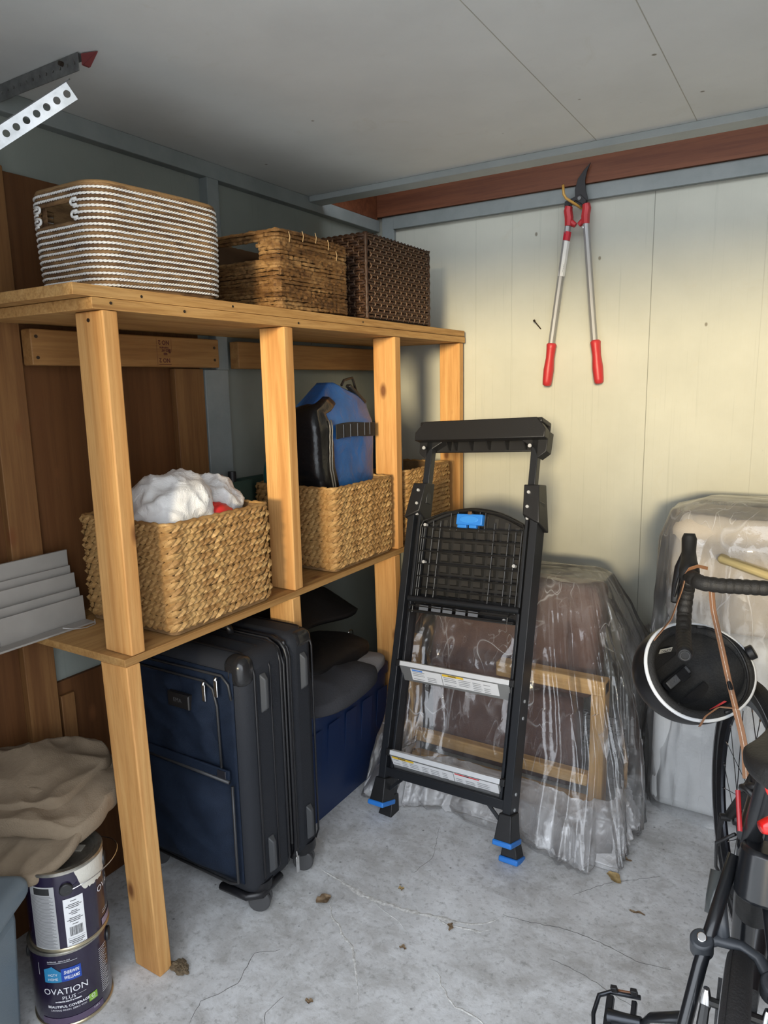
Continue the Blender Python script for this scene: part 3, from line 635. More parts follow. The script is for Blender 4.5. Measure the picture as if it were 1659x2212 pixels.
# ------------------------------------------------ suitcase
def suitcase():
    x0, x1, y0, y1, z0, z1 = -1.655, -1.192, 1.238, 1.535, .052, .728
    t = thing('suitcase', 'large navy and black upright wheeled suitcase under the middle shelf', 'suitcase', ((x0+x1)/2, (y0+y1)/2, 0))
    hx, hy = (x1-x0)/2, (y1-y0)/2
    navy = mk('navy_ballistic_cloth', (.007, .013, .027), .75, col2=(.010, .018, .036), sc=30, bsc=420, bstr=.5, bd=.002, spec=.25)
    blk = mk('black_ballistic_cloth', (.021, .023, .028), .7, bsc=420, bstr=.4, bd=.002, spec=.3); trim = mk('black_suitcase_trim', (.010, .010, .012), .35, bsc=200, bstr=.1)
    obj('front_shell', MB().box((-hx, -hy, z0), (hx, hy-.118, z1)), blk, t, .038, seg=4)
    obj('rear_shell', MB().box((-hx, hy-.112, z0+.004), (hx, hy, z1+.006)), blk, t, .034, seg=4)
    obj('gusset', MB().box((-hx+.006, hy-.12, z0+.01), (hx-.008, hy-.108, z1-.004)), trim, t, .02)
    # side piping and raised ribs on the +x side
    for y, r in ((hy-.121, .006), (hy-.150, .0045), (-hy+.045, .004), (-hy+.105, .003), (hy-.11, .004), (hy-.012, .003)):
        P = [(-hx+.04, y, z1+.001), (hx-.05, y, z1+.001), (hx-.022, y, z1-.008), (hx-.006, y, z1-.026), (hx+.001, y, z1-.05), (hx+.001, y, z0+.05), (hx-.01, y, z0+.02)]
        obj('piping', MB().tube(P, r, 8), trim, t, smooth='all')
    obj('zip', MB().tube([(-hx+.05, hy-.138, z1+.002), (hx-.05, hy-.138, z1+.002), (hx-.015, hy-.138, z1-.016), (hx+.002, hy-.138, z1-.06), (hx+.003, hy-.138, z0+.08)], .0035, 6), mk('zip_coil', (.05, .05, .052), .4, .3), t, smooth='all')
    for y in (-hy+.075, hy-.055):
        for z in (z1-.11, z0+.10):
            w_ = .012; obj('bumper_rail', MB().hexa([(hx, y-w_, z-.055), (hx+.001, y+w_, z-.055), (hx, y+w_, z+.055), (hx, y-w_, z+.055), (hx+.016, y-w_*.45, z-.04), (hx+.016, y+w_*.45, z-.04), (hx+.016, y+w_*.45, z+.04), (hx+.016, y-w_*.45, z+.04)]), mk('worn_grey_rubber', (.055, .057, .06), .5), t, .003)
    for y, yy in ((-hy, -hy+.06), (hy-.09, hy)):   # moulded corner caps
        obj('corner_guard', MB().box((hx-.115, y-.002, z1-.055), (hx+.003, yy+.002, z1+.004)) if y > 0 else MB().box((hx-.075, y-.003, z1-.085), (hx+.003, yy+.002, z1+.003)), mk('scuffed_black_shell', (.016, .016, .017), .2, bsc=60, bstr=.15), t, .032, seg=5)
    # front face: puffed pocket panels in navy cloth
    def panel(name, xa, xb, za, zb, puff, seed, mat=navy):
        def fn(u, v):
            e = (1-(2*u-1)**6)*(1-(2*v-1)**6); n = noise.noise(V((u*3+seed, v*3, 0)))*.014+fold((u*1.4+v*.8, v*1.1, seed), 2.4, .007, seed)
            return V((xa+(xb-xa)*u, -hy-.003-puff*e*(.7+.3*math.sin(PI*u))-n*e, za+(zb-za)*v))
        o = obj(name, MB().grid(fn, 44, 44), mat, t, smooth='all', solid=.003); return o
    panel('front_panel', -hx+.02, hx-.030, z0+.045, z1-.035, .002, 9)
    panel('upper_pocket', -hx+.06, hx-.085, .415, z1-.075, .014, 2)
    panel('lower_pocket', -hx+.03, hx-.042, z0+.05, .392, .036, 5)
    def zipline(P, r=.0035): obj('zip', MB().tube(P, r, 7), mk('zip_coil', (.05, .05, .052), .4, .3), t, smooth='all')
    zipline([(-hx+.06, -hy-.012, z1-.072), (hx-.12, -hy-.013, z1-.070), (hx-.09, -hy-.014, z1-.085), (hx-.078, -hy-.014, z1-.13), (hx-.075, -hy-.014, .42)])
    zipline([(-hx+.05, -hy-.010, z1-.050), (hx-.06, -hy-.010, z1-.045), (hx-.038, -hy-.010, z1-.065), (hx-.032, -hy-.009, z1-.105)])
    zipline([(-hx+.03, -hy-.012, .398), (hx-.045, -hy-.020, .398)], .005)
    obj('pocket_band', MB().box((-hx+.03, -hy-.020, .402), (hx-.045, -hy-.012, .428)), navy, t, .003)
    zipline([(hx-.035, -hy-.02, .39), (hx-.030, -hy-.026, .2), (hx-.034, -hy-.02, z0+.06), (hx-.07, -hy-.014, z0+.042), (-hx+.05, -hy-.01, z0+.040)], .004)
    for x, z in ((hx-.112, z1-.068), (hx-.068, z1-.047)):
        obj('zip_puller', MB().box((x-.006, -hy-.026, z-.052), (x+.006, -hy-.021, z-.006)).tube([(x, -hy-.020, z), (x, -hy-.026, z-.008)], .005, 8), chrome, t, .002)
    obj('zip_puller', MB().box((hx+.004, hy-.128, z0-.02), (hx+.008, hy-.114, z0+.03)).tube([(hx, hy-.121, z0+.06), (hx+.006, hy-.121, z0+.03)], .003, 6), chrome, t, .002)
    obj('logo_tab', MB().box((hx-.085, -hy-.0225, .405), (hx-.055, -hy-.0195, .425)), mk('small_dark_metal_badge', (.10, .10, .12), .3, .8), t, .001)
    tg = obj('name_patch', MB().box((-hx+.225, -hy-.034, .575), (-hx+.305, -hy-.020, .615)), mk('black_leather_patch', (.012, .011, .011), .5), t, .002)
    mm = MB(); lay(mm, text('EMA', .016), lambda x, y: V((-hx+.262+x, -hy-.0344, .596+y))); obj('monogram', mm, mk('debossed_grey', (.10, .10, .10), .6), tg)
    obj('name_patch_edge', MB().box((-hx+.302, -hy-.0355, .577), (-hx+.305, -hy-.0335, .613)), mk('worn_metal_edge', (.3, .29, .28), .4, .7), t)
    obj('top_handle', MB().tube([(-.07, -.01, z1+.003), (-.06, -.01, z1+.022), (0, -.01, z1+.028), (.06, -.01, z1+.022), (.07, -.01, z1+.003)], .010, 10), trim, t, smooth='all')
    for x, y in ((hx-.036, -hy+.055), (hx-.036, hy-.05), (-hx+.036, -hy+.055), (-hx+.036, hy-.05)):
        wh = obj('wheel_housing', MB().lathe([(.0, .085), (.042, .085), (.044, .06), (.040, .050), (.012, .046), (.0, .046)], 24, (x, y, 0), cap=False).tube([(x-.004, y, .05), (x+.004, y-.008, .026)], .011, 8), trim, t, smooth=True)
        for s_ in (-1, 1): obj('wheel', MB().cyl((x+.016+s_*.0025, y-.010-s_*.0045, .030), (x+.016+s_*.009, y-.010-s_*.0165, .030), .030, 28), mk('grey_rubber_wheel', (.06, .06, .062), .5), wh, .003)
    obj('corner_skid', MB().tube([(hx-.12, -hy+.0, z0+.006), (hx-.03, -hy+.004, z0+.004), (hx-.002, -hy+.03, z0+.004), (hx-.002, -hy+.11, z0+.012)], .011, 8), trim, t, smooth='all')
suitcase()

# ------------------------------------------------ blue tote with folded clothes and black bags
def tote(name, label, cat, c, wx, wy, h, mat, lid=None, rotz=0.):
    t = thing(name, label, cat, c, rotz); n = 24
    def ring(s, z, r=.03): return [(x*s, y*s, z) for x, y in clean(rrect(wx, wy, r, 5))]
    rs = [ring(.90, 0), ring(.90, .004), ring(.97, h-.035), ring(1.0, h-.033), ring(1.0, h), ring(.96, h), ring(.95, h-.03), ring(.88, .008)]
    n = len(rs[0]); m = MB(); m.add([p for r in rs for p in r], [(j*n+i, j*n+(i+1) % n, (j+1)*n+(i+1) % n, (j+1)*n+i) for j in range(len(rs)-1) for i in range(n)]+[tuple(range(n-1, -1, -1)), tuple((len(rs)-1)*n+i for i in range(n))])
    obj('body', m, mat, t, smooth=True)
    return t
blue_t = mk('navy_blue_plastic', (.010, .026, .085), .38, bsc=8, bstr=.1, bd=.01)
tt = tote('storage_tote', 'dark blue plastic storage tote on the floor between the suitcase and the covered chair', 'tote', (-1.475, 1.86, 0), .37, .52, .40, blue_t)
for i in range(5):
    y = -.20+i*.10; obj('rib', MB().hexa([(.163, y-.03, .05), (.166, y+.03, .05), (.166, y+.03, .06), (.163, y-.03, .06), (.180, y-.032, .30), (.180, y+.032, .30), (.184, y+.032, .32), (.184, y-.032, .32)]), blue_t, tt, .004)
def cloth_slab(c, sx, sy, th, seed, mat, name, label, cat, amp=.02, droop=.0, rotz=0., group=None, k=5.):
    """A folded cloth: rounded slab whose upper face is wrinkled; its edges droop."""
    def fn(u, v):
        a = 2*PI*u; r = min(1, v*1.25) if v < .8 else 1; ca, sa = math.cos(a), math.sin(a); kk = .55
        X_ = (abs(ca)**kk)*(1 if ca > 0 else -1)*sx*r; Y_ = (abs(sa)**kk)*(1 if sa > 0 else -1)*sy*r
        q = noise.noise(V((X_*k, Y_*k, seed))); f = fold((X_, Y_, 0), k*1.6, 1, seed)
        top = th*(1-.25*r*r)+amp*(q+.5*f)-droop*r**3
        z = top if v < .8 else top-(th*.95)*(v-.8)/.2
        e = 1+.10*noise.noise(V((ca*1.5, sa*1.5, seed+3))) + (.03*math.sin((v-.8)/.2*PI) if v > .8 else 0)
        return V((X_*e, Y_*e, max(z, -droop-.002)))
    m = MB().grid(fn, 90, 44, True); o = obj(name, m, mat, smooth='all'); o.location = c; o.rotation_euler = (0, 0, rotz)
    return tag(o, label, cat, group)
grey_c = mk('dark_grey_cloth', (.055, .055, .06), .9, bsc=120, bstr=.5, spec=.1); light_c = mk('light_grey_cloth', (.26, .25, .25), .9, bsc=120, bstr=.5, spec=.1); black_c = mk('black_nylon', (.010, .009, .009), .6, bsc=60, bstr=.4, spec=.3)
cloth_slab((-1.44, 1.87, .402), .165, .25, .020, 1, light_c, 'folded_cloth', 'light grey folded cloth, lowest of the pile on the dark blue tote', 'cloth', .004)
cloth_slab((-1.385, 1.79, .430), .165, .19, .055, 2, grey_c, 'folded_cloth', 'dark grey folded cloth with rolled edge on top of the dark blue tote', 'cloth', .016, .03)
cloth_slab((-1.46, 1.88, .480), .14, .20, .045, 3, black_c, 'black_bag', 'flat black nylon bag lying on the folded cloths above the tote', 'bag', .012, .03)
cloth_slab((-1.305, 1.775, .415), .040, .15, .042, 5, grey_c, 'folded_cloth', 'rolled dark grey cloth edge hanging over the front rim of the dark blue tote', 'cloth', .010, .012)
cloth_slab((-1.33, 1.955, .423), .075, .12, .030, 7, light_c, 'folded_cloth', 'light grey cloth fold at the far front corner of the dark blue tote', 'cloth', .006, .006, .15)
ub = thing('umbrella_bag', 'black tent-like folded bag sloping up from the tote to the left wall', 'bag', (-1.55, 1.86, .56))
def tent(u, v):
    y = -.20+.50*u; p = max(0, 1-abs(u-.34)/(.34 if u < .34 else .68)); zt = .05+.165*p; return V((.085-.13*v+.02*math.sin(u*9), y, (zt)*v*(1.02+.05*noise.noise(V((u*5, v*5, 2))))+.004))
obj('cover', MB().grid(tent, 40, 16), black_c, ub, smooth='all', solid=.02)
obj('carry_ring', MB().tube([(.10+.0*math.sin(a), .235+.016*math.cos(a), -.075+.016*math.sin(a)) for a in [i*PI/8 for i in range(16)]], .002, 6, closed=True), chrome, ub)
obj('strap', MB().tube([(.06, -.02, .235), (.07, -.015, .20), (.066, -.01, .175)], .004, 6), black_pl, ub)

# ------------------------------------------------ step ladder leaning on the covered chair
def ladder():
    yaw, lean, roll = -.051, .313, .050
    u = V((math.cos(yaw)*math.cos(roll), math.sin(yaw)*math.cos(roll), math.sin(roll))); h = V((-math.sin(yaw), math.cos(yaw), 0))
    t_ = V((0, 0, 1))*math.cos(lean)+h*math.sin(lean); t_ -= u*u.dot(t_); t_.normalize(); n = u.cross(t_)   # n points into the room's back... flipped below
    R = M((u, -n if n.y > 0 else n, t_)).transposed()
    R = M((u, t_.cross(u), t_)).transposed()
    t = thing('step_ladder', 'black folding step ladder with silver steps and blue latch in front of the covered chair', 'ladder', mat=M.Translation((-.918, 1.772, .004)) @ R.to_4x4())
    # local: x across, z along the rails, y away from the room (behind)
    fr = lambda z: .245-.008*(z/1.3)    # half width
    def rail(name, x0, z0, z1, y0, y1, wdt=.026, x1=None):
        x1 = x0 if x1 is None else x1; s = 1 if x0 > 0 else -1
        return obj(name, MB().hexa([(x0-s*wdt, y0, z0), (x0, y0, z0), (x0, y1, z0), (x0-s*wdt, y1, z0), (x1-s*wdt, y0, z1), (x1, y0, z1), (x1, y1, z1), (x1-s*wdt, y1, z1)]), black_al, t, .002)
    for s in (-1, 1):
        rail('front_rail', s*.235, .105, 1.075, -.022, .028)
        rail('rear_rail', s*.226, .03, 1.02, .034, .062, .020)
        rail('rail_channel', s*.200, .16, 1.02, -.012, .020, .010)
        rail('handle_rail', s*.205, 1.06, 1.275, .002, .030, .024)
        # boots
        bt = obj('front_boot', MB().hexa([(s*.250, -.036, .070), (s*.196, -.036, .070), (s*.196, .034, .070), (s*.250, .034, .070), (s*.241, -.028, .145), (s*.202, -.028, .145), (s*.202, .030, .145), (s*.241, .030, .145)]), black_pl, t, .003)
        obj('foot_pad', MB().box((s*.254 if s < 0 else .193, -.040, .056), (-.193 if s < 0 else s*.254, .038, .072)), blue_pl, bt, .004)
        bt = obj('rear_boot', MB().hexa([(s*.250, .024, .012), (s*.196, .024, .012), (s*.196, .076, .012), (s*.250, .076, .012), (s*.230, .030, .085), (s*.202, .030, .085), (s*.202, .066, .085), (s*.230, .066, .085)]), black_pl, t, .003)
        obj('foot_pad', MB().box((s*.254 if s < 0 else .193, .018, -.004), (-.193 if s < 0 else s*.254, .080, .013)), blue_pl, bt, .004)
        # hinge bracket
        hb = obj('hinge_bracket', MB().hexa([(s*.243, -.030, 1.005), (s*.187, -.030, 1.03), (s*.187, .055, .985), (s*.243, .055, .985), (s*.228, -.020, 1.125), (s*.178, -.020, 1.125), (s*.178, .040, 1.135), (s*.228, .040, 1.135)]), black_pl, t, .003)
        for y, z in ((-.0, 1.10), (.0, 1.055), (.03, 1.02)): obj('rivet', MB().cyl((s*.200, y*.3-.024, z), (s*.200, y*.3-.031, z), .005, 10), zinc, hb)
        for z in (.20, .155, .42, .47): obj('rivet', MB().cyl((s*.2352, .004, z), (s*.2378, .004, z), .005, 10), zinc, t)
        # handle corner gusset
        obj('handle_gusset', MB(M.Rotation(PI/2, 4, 'X')).prism([(s*.235, 1.30), (s*.232, 1.235), (s*.205, 1.215), (s*.190, 1.245), (s*.140, 1.275), (s*.14, 1.30)], -.045, -.002), black_pl, t, .002)
    # handle bar: bevelled front band, hollow underside with ribs
    hp = [(-.222, 1.300), (-.200, 1.335), (.200, 1.335), (.235, 1.300), (.235, 1.296), (-.235, 1.296)]
    P = []
    top = [(-.236, 1.272), (-.236, 1.300), (-.205, 1.338), (.205, 1.338), (.236, 1.300), (.236, 1.272)]
    fb = MB(M.Rotation(PI/2, 4, 'X')).prism(top, -.004, .032); obj('handle_bar', fb, black_pl, t, .003)     # prism's z runs along -y after the turn
    obj('handle_top', MB().box((-.222, -.028, 1.322), (.222, .050, 1.338)), black_pl, t, .004)
    obj('handle_back', MB().box((-.222, .040, 1.245), (.222, .050, 1.335)), black_pl, t, .003)
    for x in (-.13, -.105, -.045, .02, .085, .15): obj('handle_rib', MB().hexa([(x-.002, -.0, 1.275), (x+.002, -.0, 1.275), (x+.002, .042, 1.275), (x-.002, .042, 1.275), (x-.002, -.0, 1.30), (x+.002, -.0, 1.30), (x+.002, .042, 1.30), (x-.002, .042, 1.30)]).hexa([(x-.002, .03, 1.25), (x+.002, .03, 1.25), (x+.002, .042, 1.25), (x-.002, .042, 1.25), (x-.002, -.0, 1.276), (x+.002, -.0, 1.276), (x+.002, .042, 1.276), (x-.002, .042, 1.276)]), black_pl, t)
    for s in (-1, 1): obj('rivet', MB().cyl((s*.192, -.0335, 1.245), (s*.192, -.037, 1.245), .006, 10), zinc, t)
    # steps: deep channels folded up flat, bright nosing above, dull face below
    def step(zc, marks):
        nose = obj('step', MB().hexa([(-.196, -.030, zc-.008), (.196, -.030, zc-.008), (.196, -.004, zc-.008), (-.196, -.004, zc-.008), (-.196, -.030, zc+.007), (.196, -.030, zc+.007), (.196, -.010, zc+.007), (-.196, -.010, zc+.007)]), mk('bright_step_nosing', (.86, .87, .88), .32, .25), t, .001, label='bright aluminium step nosing')
        plate = obj('step_plate', MB().hexa([(-.192, .004, zc-.056), (.192, .004, zc-.056), (.192, .008, zc-.056), (-.192, .008, zc-.056), (-.196, -.028, zc-.008), (.196, -.028, zc-.008), (.196, -.022, zc-.008), (-.196, -.022, zc-.008)]), mk('dull_step_plate', (.42, .42, .41), .4, .7), nose)
        for s in (-1, 1): obj('step_cap', MB().box((s*.203-.008, -.031, zc-.012), (s*.203+.008, -.006, zc+.009)), black_pl, nose, .002)
        def on(x, v): # v 0 top .. 1 bottom of the plate
            return V((x, -.0288+.0320*v, zc-.009-.047*v))
        def q(mat, x0, x1, v0, v1, nm):
            k = MB(); k.add([on(x0, v0)+V((0, -.0004-nm*.0003, 0)), on(x1, v0)+V((0, -.0004-nm*.0003, 0)), on(x1, v1)+V((0, -.0004-nm*.0003, 0)), on(x0, v1)+V((0, -.0004-nm*.0003, 0))], [(0, 1, 2, 3)]); return k
        for lab, mat, x0, x1, v0, v1, lv in marks:
            m = q(mat, x0, x1, v0, v1, lv); obj(lab, m, mat, nose)
        r2 = random.Random(int(zc*1000)); fine = MB()
        for lab, mat, x0, x1, v0, v1, lv in marks:
            if lv == 0:
                x = x0+.006
                while x < x1-.02:
                    wx = min(r2.uniform(.02, .05), x1-.004-x)
                    for j in range(5):
                        if r2.random() < .85: fine.add([on(x, .26+j*.12)+V((0, -.0012, 0)), on(x+wx*r2.uniform(.6, 1), .26+j*.12)+V((0, -.0012, 0)), on(x+wx*.9, .30+j*.12)+V((0, -.0012, 0)), on(x, .30+j*.12)+V((0, -.0012, 0))], [(0, 1, 2, 3)])
                    x += wx+.005
        obj('fine_print', fine, grey_ink, nose)
    step(.520, [('label', white_pr, -.155, -.040, .08, .86, 0), ('label_band', blue_ink, -.150, -.110, .12, .22, 1), ('label', white_pr, -.038, .158, .05, .84, 0), ('label_band', yellow_ink, -.036, .040, .06, .20, 1)])
    step(.232, [('label', white_pr, -.190, .038, .06, .66, 0), ('label_band', yellow_ink, -.188, -.105, .06, .20, 1), ('label', white_pr, .040, .190, .03, .66, 0), ('label_band', red_ink, .044, .128, .05, .13, 1)])
    def cap(s_, zc, x, v, sz):
        m = MB(); lay(m, text(s_, sz, bold=.0002), lambda a, b: V((x+a, -.0303+.0320*(v-b/.047), zc-.009-.047*v+b))); obj('warning_word', m, ink, t)
    cap('WARNING', .520, .0, .13, .006); cap('WARNING', .232, -.15, .13, .006); cap('DANGER', .232, .085, .09, .004)
    obj('cross_bar', MB().box((-.222, -.018, .152), (.222, .004, .180)), black_al, t, .002)
    for s in (-1, 1): obj('brace', MB().beam((s*.205, .005, .105), (s*.150, .0, .155), .006, .010), black_al, t)
    # folded top step: arched underside with cells, behind a wire basket
    def arch(x): return 1.045-.055*(x/.187)**2 if abs(x) < .187 else .985
    plate = MB(M.Rotation(PI/2, 4, 'X')); pts = [(-.185, .735)]+[(.185, .735)]+[(x, arch(x)) for x in [.185-.37*i/20 for i in range(21)]]
    plate.prism(pts, -.040, -.034); tp = obj('top_step', plate, mk('matt_black_moulding', (.014, .0135, .013), .5), t)
    rimp = [V((-.186, .024, .735))]+[V((x, .024, arch(x))) for x in [-.186+.372*i/20 for i in range(21)]]+[V((.186, .024, .735))]
    obj('rim', MB().tube(rimp, .008, 8), black_pl, tp, smooth='all')
    for r in range(6):
        for c in range(8):
            x = -.158+c*.043; z = .752+r*.0385
            o = obj('cell', MB().hexa([(x, .033, z), (x+.032, .033, z), (x+.032, .035, z+.028), (x, .035, z+.028), (x+.003, .021, z+.003), (x+.029, .021, z+.003), (x+.026, .021, z+.025), (x+.003, .021, z+.025)]), mk('worn_black_cell', (.030, .029, .027), .35), tp)
    for i in range(9):
        x = -.150+i*.0375
        if abs(x) > .03: obj('vent_slot', MB().box((x-.007, .030, .985), (x+.007, .034, arch(x)-.016)), mk('slot_dark', (.035, .034, .032), .4), tp)
    # wire tray
    wm = mk('black_wire', (.022, .022, .022), .3, .3)
    for i, z in enumerate((.725, .770, .812, .854, .897, .940, .978)):
        hw = .180; obj('tray_wire', MB().tube([(-hw, -.008, z), (hw, -.008, z)], .0026, 6), wm, t)
    for x in (-.180, -.172, -.140, -.112, .085, .135, .160, .180): obj('tray_wire', MB().tube([(x, -.0045, .722), (x, -.0045, 1.0 if abs(x) < .15 else .98)], .0021, 6), wm, t)
    for x in (-.075, -.05, .03, .05): obj('tray_wire', MB().tube([(x, -.0045, .972), (x, -.0045, arch(x)-.008)], .0018, 6), wm, t)
    obj('tray_frame', MB().tube([(-.188, -.004, .725), (-.188, -.004, .98), (-.180, -.004, 1.0), (-.10, -.004, 1.03), (0, -.004, 1.042), (.10, -.004, 1.03), (.180, -.004, 1.0), (.188, -.004, .98), (.188, -.004, .725)], .0032, 8), wm, t, smooth='all')
    obj('tray_bar', MB().tube([(-.20, -.012, .735), (.20, -.012, .735)], .010, 12), black_al, t, smooth=True)
    obj('tray_ledge', MB().box((-.188, -.028, .690), (.188, .020, .700)).box((-.188, .016, .690), (.188, .020, .725)), black_pl, t, .002)
    for x in (-.17, .17): obj('tray_wire', MB().tube([(x, -.03, .69), (x, -.03, .712), (x, .0, .725)], .002, 6), wm, t)
    obj('tray_wire', MB().tube([(-.188, -.03, .695), (.188, -.03, .695)], .0021, 6), wm, t); obj('tray_wire', MB().tube([(-.188, -.03, .712), (.188, -.03, .712)], .0021, 6), wm, t)
    for x in (-.145, -.098, -.056, -.008, .036): obj('size_stamp', MB().box((x, -.030, .700), (x+.034, -.028, .716)), mk('worn_grey_mark', (.12, .13, .15), .5), t)
    for x, z in ((-.16, .86), (.165, .87), (-.17, .985), (.15, .70)): obj('bolt', MB().cyl((x, -.010, z), (x, .004, z), .0055, 10), zinc, t)
    lt = obj('latch', MB().box((-.047, -.020, .990), (.047, .002, 1.026)), blue_pl, t, .003, label='bright blue plastic latch')
    obj('latch_tab', MB().box((-.040, -.022, .980), (-.008, -.006, .991)).box((.002, -.022, .980), (.028, -.006, .991)), blue_pl, lt, .002)
    obj('latch_oval', MB().lathe([(.026, 0), (.028, .0015), (.026, .002)], 28, (0, 0, 0), cap=True), mk('blue_latch_oval', (.04, .25, .72), .4), lt); ov = lt.children[-1]
    ov = [c for c in lt.children if c.name.startswith('latch_oval')][0]; ov.rotation_euler = (PI/2, 0, 0); ov.location = (0, -.0195, 1.008); ov.scale = (1.2, .42, 1)
    obj('latch_pin', MB().box((-.006, -.021, 1.024), (.008, -.01, 1.034)), chrome, lt)
ladder()

# ------------------------------------------------ chair under clear plastic
brown_up = mk('brown_upholstery', (.135, .075, .060), .75, col2=(.155, .088, .07), sc=10, bsc=250, bstr=.3)
ch = thing('wooden_chair', 'brown upholstered chair with a yellow wooden frame, wrapped in clear plastic behind the ladder', 'chair', (-.85, 2.16, 0))
def ck(a, b): return MB().box(a, b)
obj('back_cushion', MB().hexa([(-.345, .05, .36), (.275, .05, .36), (.275, .20, .36), (-.345, .20, .36), (-.325, .13, .725), (.270, .13, .725), (.270, .27, .725), (-.325, .27, .725)]), brown_up, ch, .035, seg=4)
obj('seat_cushion', MB().box((-.30, .00, .06), (.235, .12, .37)), brown_up, ch, .03, seg=4)
obj('frame_post', ck((.290, -.03, .03), (.335, .03, .47)), frame_z, ch, .004); obj('frame_post', ck((-.385, -.05, .02), (-.345, .03, .50)), frame_z, ch, .004)
obj('frame_rail', ck((-.03, -.035, .425), (.335, .020, .475)), frame_x, ch, .005)
obj('frame_rail', ck((-.345, -.045, .115), (.290, -.01, .155)), frame_x, ch, .004)
obj('frame_rail', ck((-.345, -.065, .015), (.290, -.02, .075)), frame_x, ch, .004)
obj('frame_leg', ck((.10, -.05, .0), (.29, .0, .012)), frame_x, ch, .002); obj('frame_post', ck((-.385, .20, .0), (-.345, .25, .47)), frame_z, ch, .004)
clear = film('clear_plastic_sheet', base=.10, edge=.70, milky=.42, wr=9, crease=.42)
def interp(tab, v):
    for (a, A), (b, B_) in zip(tab, tab[1:]):
        if v <= b: q = (v-a)/(b-a); return [x+(y-x)*q for x, y in zip(A, B_)]
    return tab[-1][1]
def drape(name, label, tab, mat, seed, nu, nv, amp, kk, bulge=False, open_=False):
    """tab: height fraction -> z, x0, x1, y0, y1, fold depth.  v=1 is the closed top."""
    def fn(u, v):
        z, x0, x1, y0, y1, fd = interp(tab, v); a = 2*PI*u; ca, sa = math.cos(a), math.sin(a); k = .45
        X_ = (abs(ca)**k)*(1 if ca > 0 else -1); Y_ = (abs(sa)**k)*(1 if sa > 0 else -1)
        fa = 1-abs(noise.noise(V((ca*kk+seed, sa*kk, v*1.3)))*2); fb = 1-abs(noise.noise(V((ca*kk*2.6, sa*kk*2.6+seed, v*2.5)))*2); fc = noise.noise(V((ca*8+seed, sa*8, v*14)))
        e = fd*(.65*fa+.35*fb-.3)+amp*.35*fc
        n2 = noise.noise(V((ca*2, sa*2+seed, v*3)))
        if bulge:
            e += .11*math.exp(-(((a-5.2+PI) % (2*PI)-PI)/.42)**2)*max(0, 1-z/.42)**1.3+.13*math.exp(-(((a-3.95+PI) % (2*PI)-PI)/.38)**2)*max(0, 1-z/.62)**.8
        px, py = (x0+x1)/2+X_*((x1-x0)/2+e*(.35 if bulge and Y_ < -.9 and z < .4 else 1)), (y0+y1)/2+Y_*((y1-y0)/2+e)
        if bulge:
            px = max(px, -1.258)
            if -1.185 < px < -.655: py = max(py, 1.852+.33*z)
            if py > 2.2: px = min(px, -.452)
        else: px = max(px, -.440+.002*noise.noise(V((py*9, z*9, 0)))); py = min(py, 2.708)
        return V((px, py, max(.003, z+amp*n2*(1 if .02 < v < 1 else 0))))
    m = MB().grid(fn, nu, nv, True); k = len(m.v); c = V((0, 0, 0))
    if not open_:
        for i in range(nu): c += V(m.v[(nv-1)*nu+i])
        m.v.append(tuple(c/nu)); m.f += [((nv-1)*nu+i, (nv-1)*nu+(i+1) % nu, k) for i in range(nu)]
    return tag(obj(name, m, mat, smooth='all'), label, 'plastic sheet')
drape('plastic_cover', 'clear crinkled plastic sheet draped over the brown chair behind the step ladder',
  [(0, [.004, -1.20, -.42, 1.95, 2.66, .045]), (.05, [.02, -1.21, -.41, 1.94, 2.66, .055]), (.14, [.09, -1.21, -.415, 1.96, 2.66, .050]), (.35, [.27, -1.20, -.42, 2.00, 2.66, .045]), (.60, [.50, -1.235, -.47, 2.07, 2.62, .035]), (.82, [.69, -1.21, -.545, 2.19, 2.52, .014]), (.90, [.75, -1.19, -.575, 2.25, 2.48, .006]), (1, [.758, -1.10, -.68, 2.32, 2.42, .0])],
  clear, 3.0, 520, 190, .012, 4.2, True)
milky_f = film('milky_bunched_plastic', base=.70, edge=1.0, milky=.85, wr=20, crease=.5)
drape('plastic_cover', 'milky bunched hem of the clear plastic gathered round the foot of the brown chair',
  [(0, [.003, -1.17, -.43, 1.97, 2.60, .045]), (.2, [.03, -1.18, -.42, 1.955, 2.60, .055]), (.5, [.09, -1.17, -.43, 1.99, 2.60, .045]), (.8, [.12, -1.16, -.44, 2.03, 2.60, .030]), (1, [.14, -1.15, -.45, 2.05, 2.60, .02])], milky_f, 15.0, 520, 60, .014, 5.5, True, True)
# ------------------------------------------------ large covered cushion / mattress block on the right
beige = mk('beige_upholstery', (.50, .45, .38), .85, col2=(.44, .39, .33), sc=3, bsc=200, bstr=.2); whitef = mk('white_cotton_cover', (.72, .73, .73), .9, col2=(.64, .65, .65), sc=8, bsc=60, bstr=.3)
so = thing('sofa_block', 'tall beige and white upholstered sofa section standing on end against the back wall', 'furniture', (-.18, 2.43, 0))
obj('upper_cushion', MB().box((-.215, -.10, .60), (.90, .22, .985)), beige, so, .075, seg=5, label='beige upholstered upper cushion')
obj('lower_cushion', MB().box((-.225, -.135, .005), (.90, .20, .62)), whitef, so, .04, seg=4, label='white cloth-covered lower part')
obj('foam_strip', MB().hexa([(-.06, -.150, .865), (.62, -.160, .66), (.62, -.11, .65), (-.06, -.10, .845), (-.055, -.148, .879), (.62, -.155, .70), (.62, -.10, .70), (-.055, -.10, .879)]), mk('yellow_foam', (.52, .42, .20), .8, bsc=80, bstr=.3), so, .008)
sheet = film('grey_plastic_dust_sheet', base=.18, edge=.7, milky=.5, wr=7)
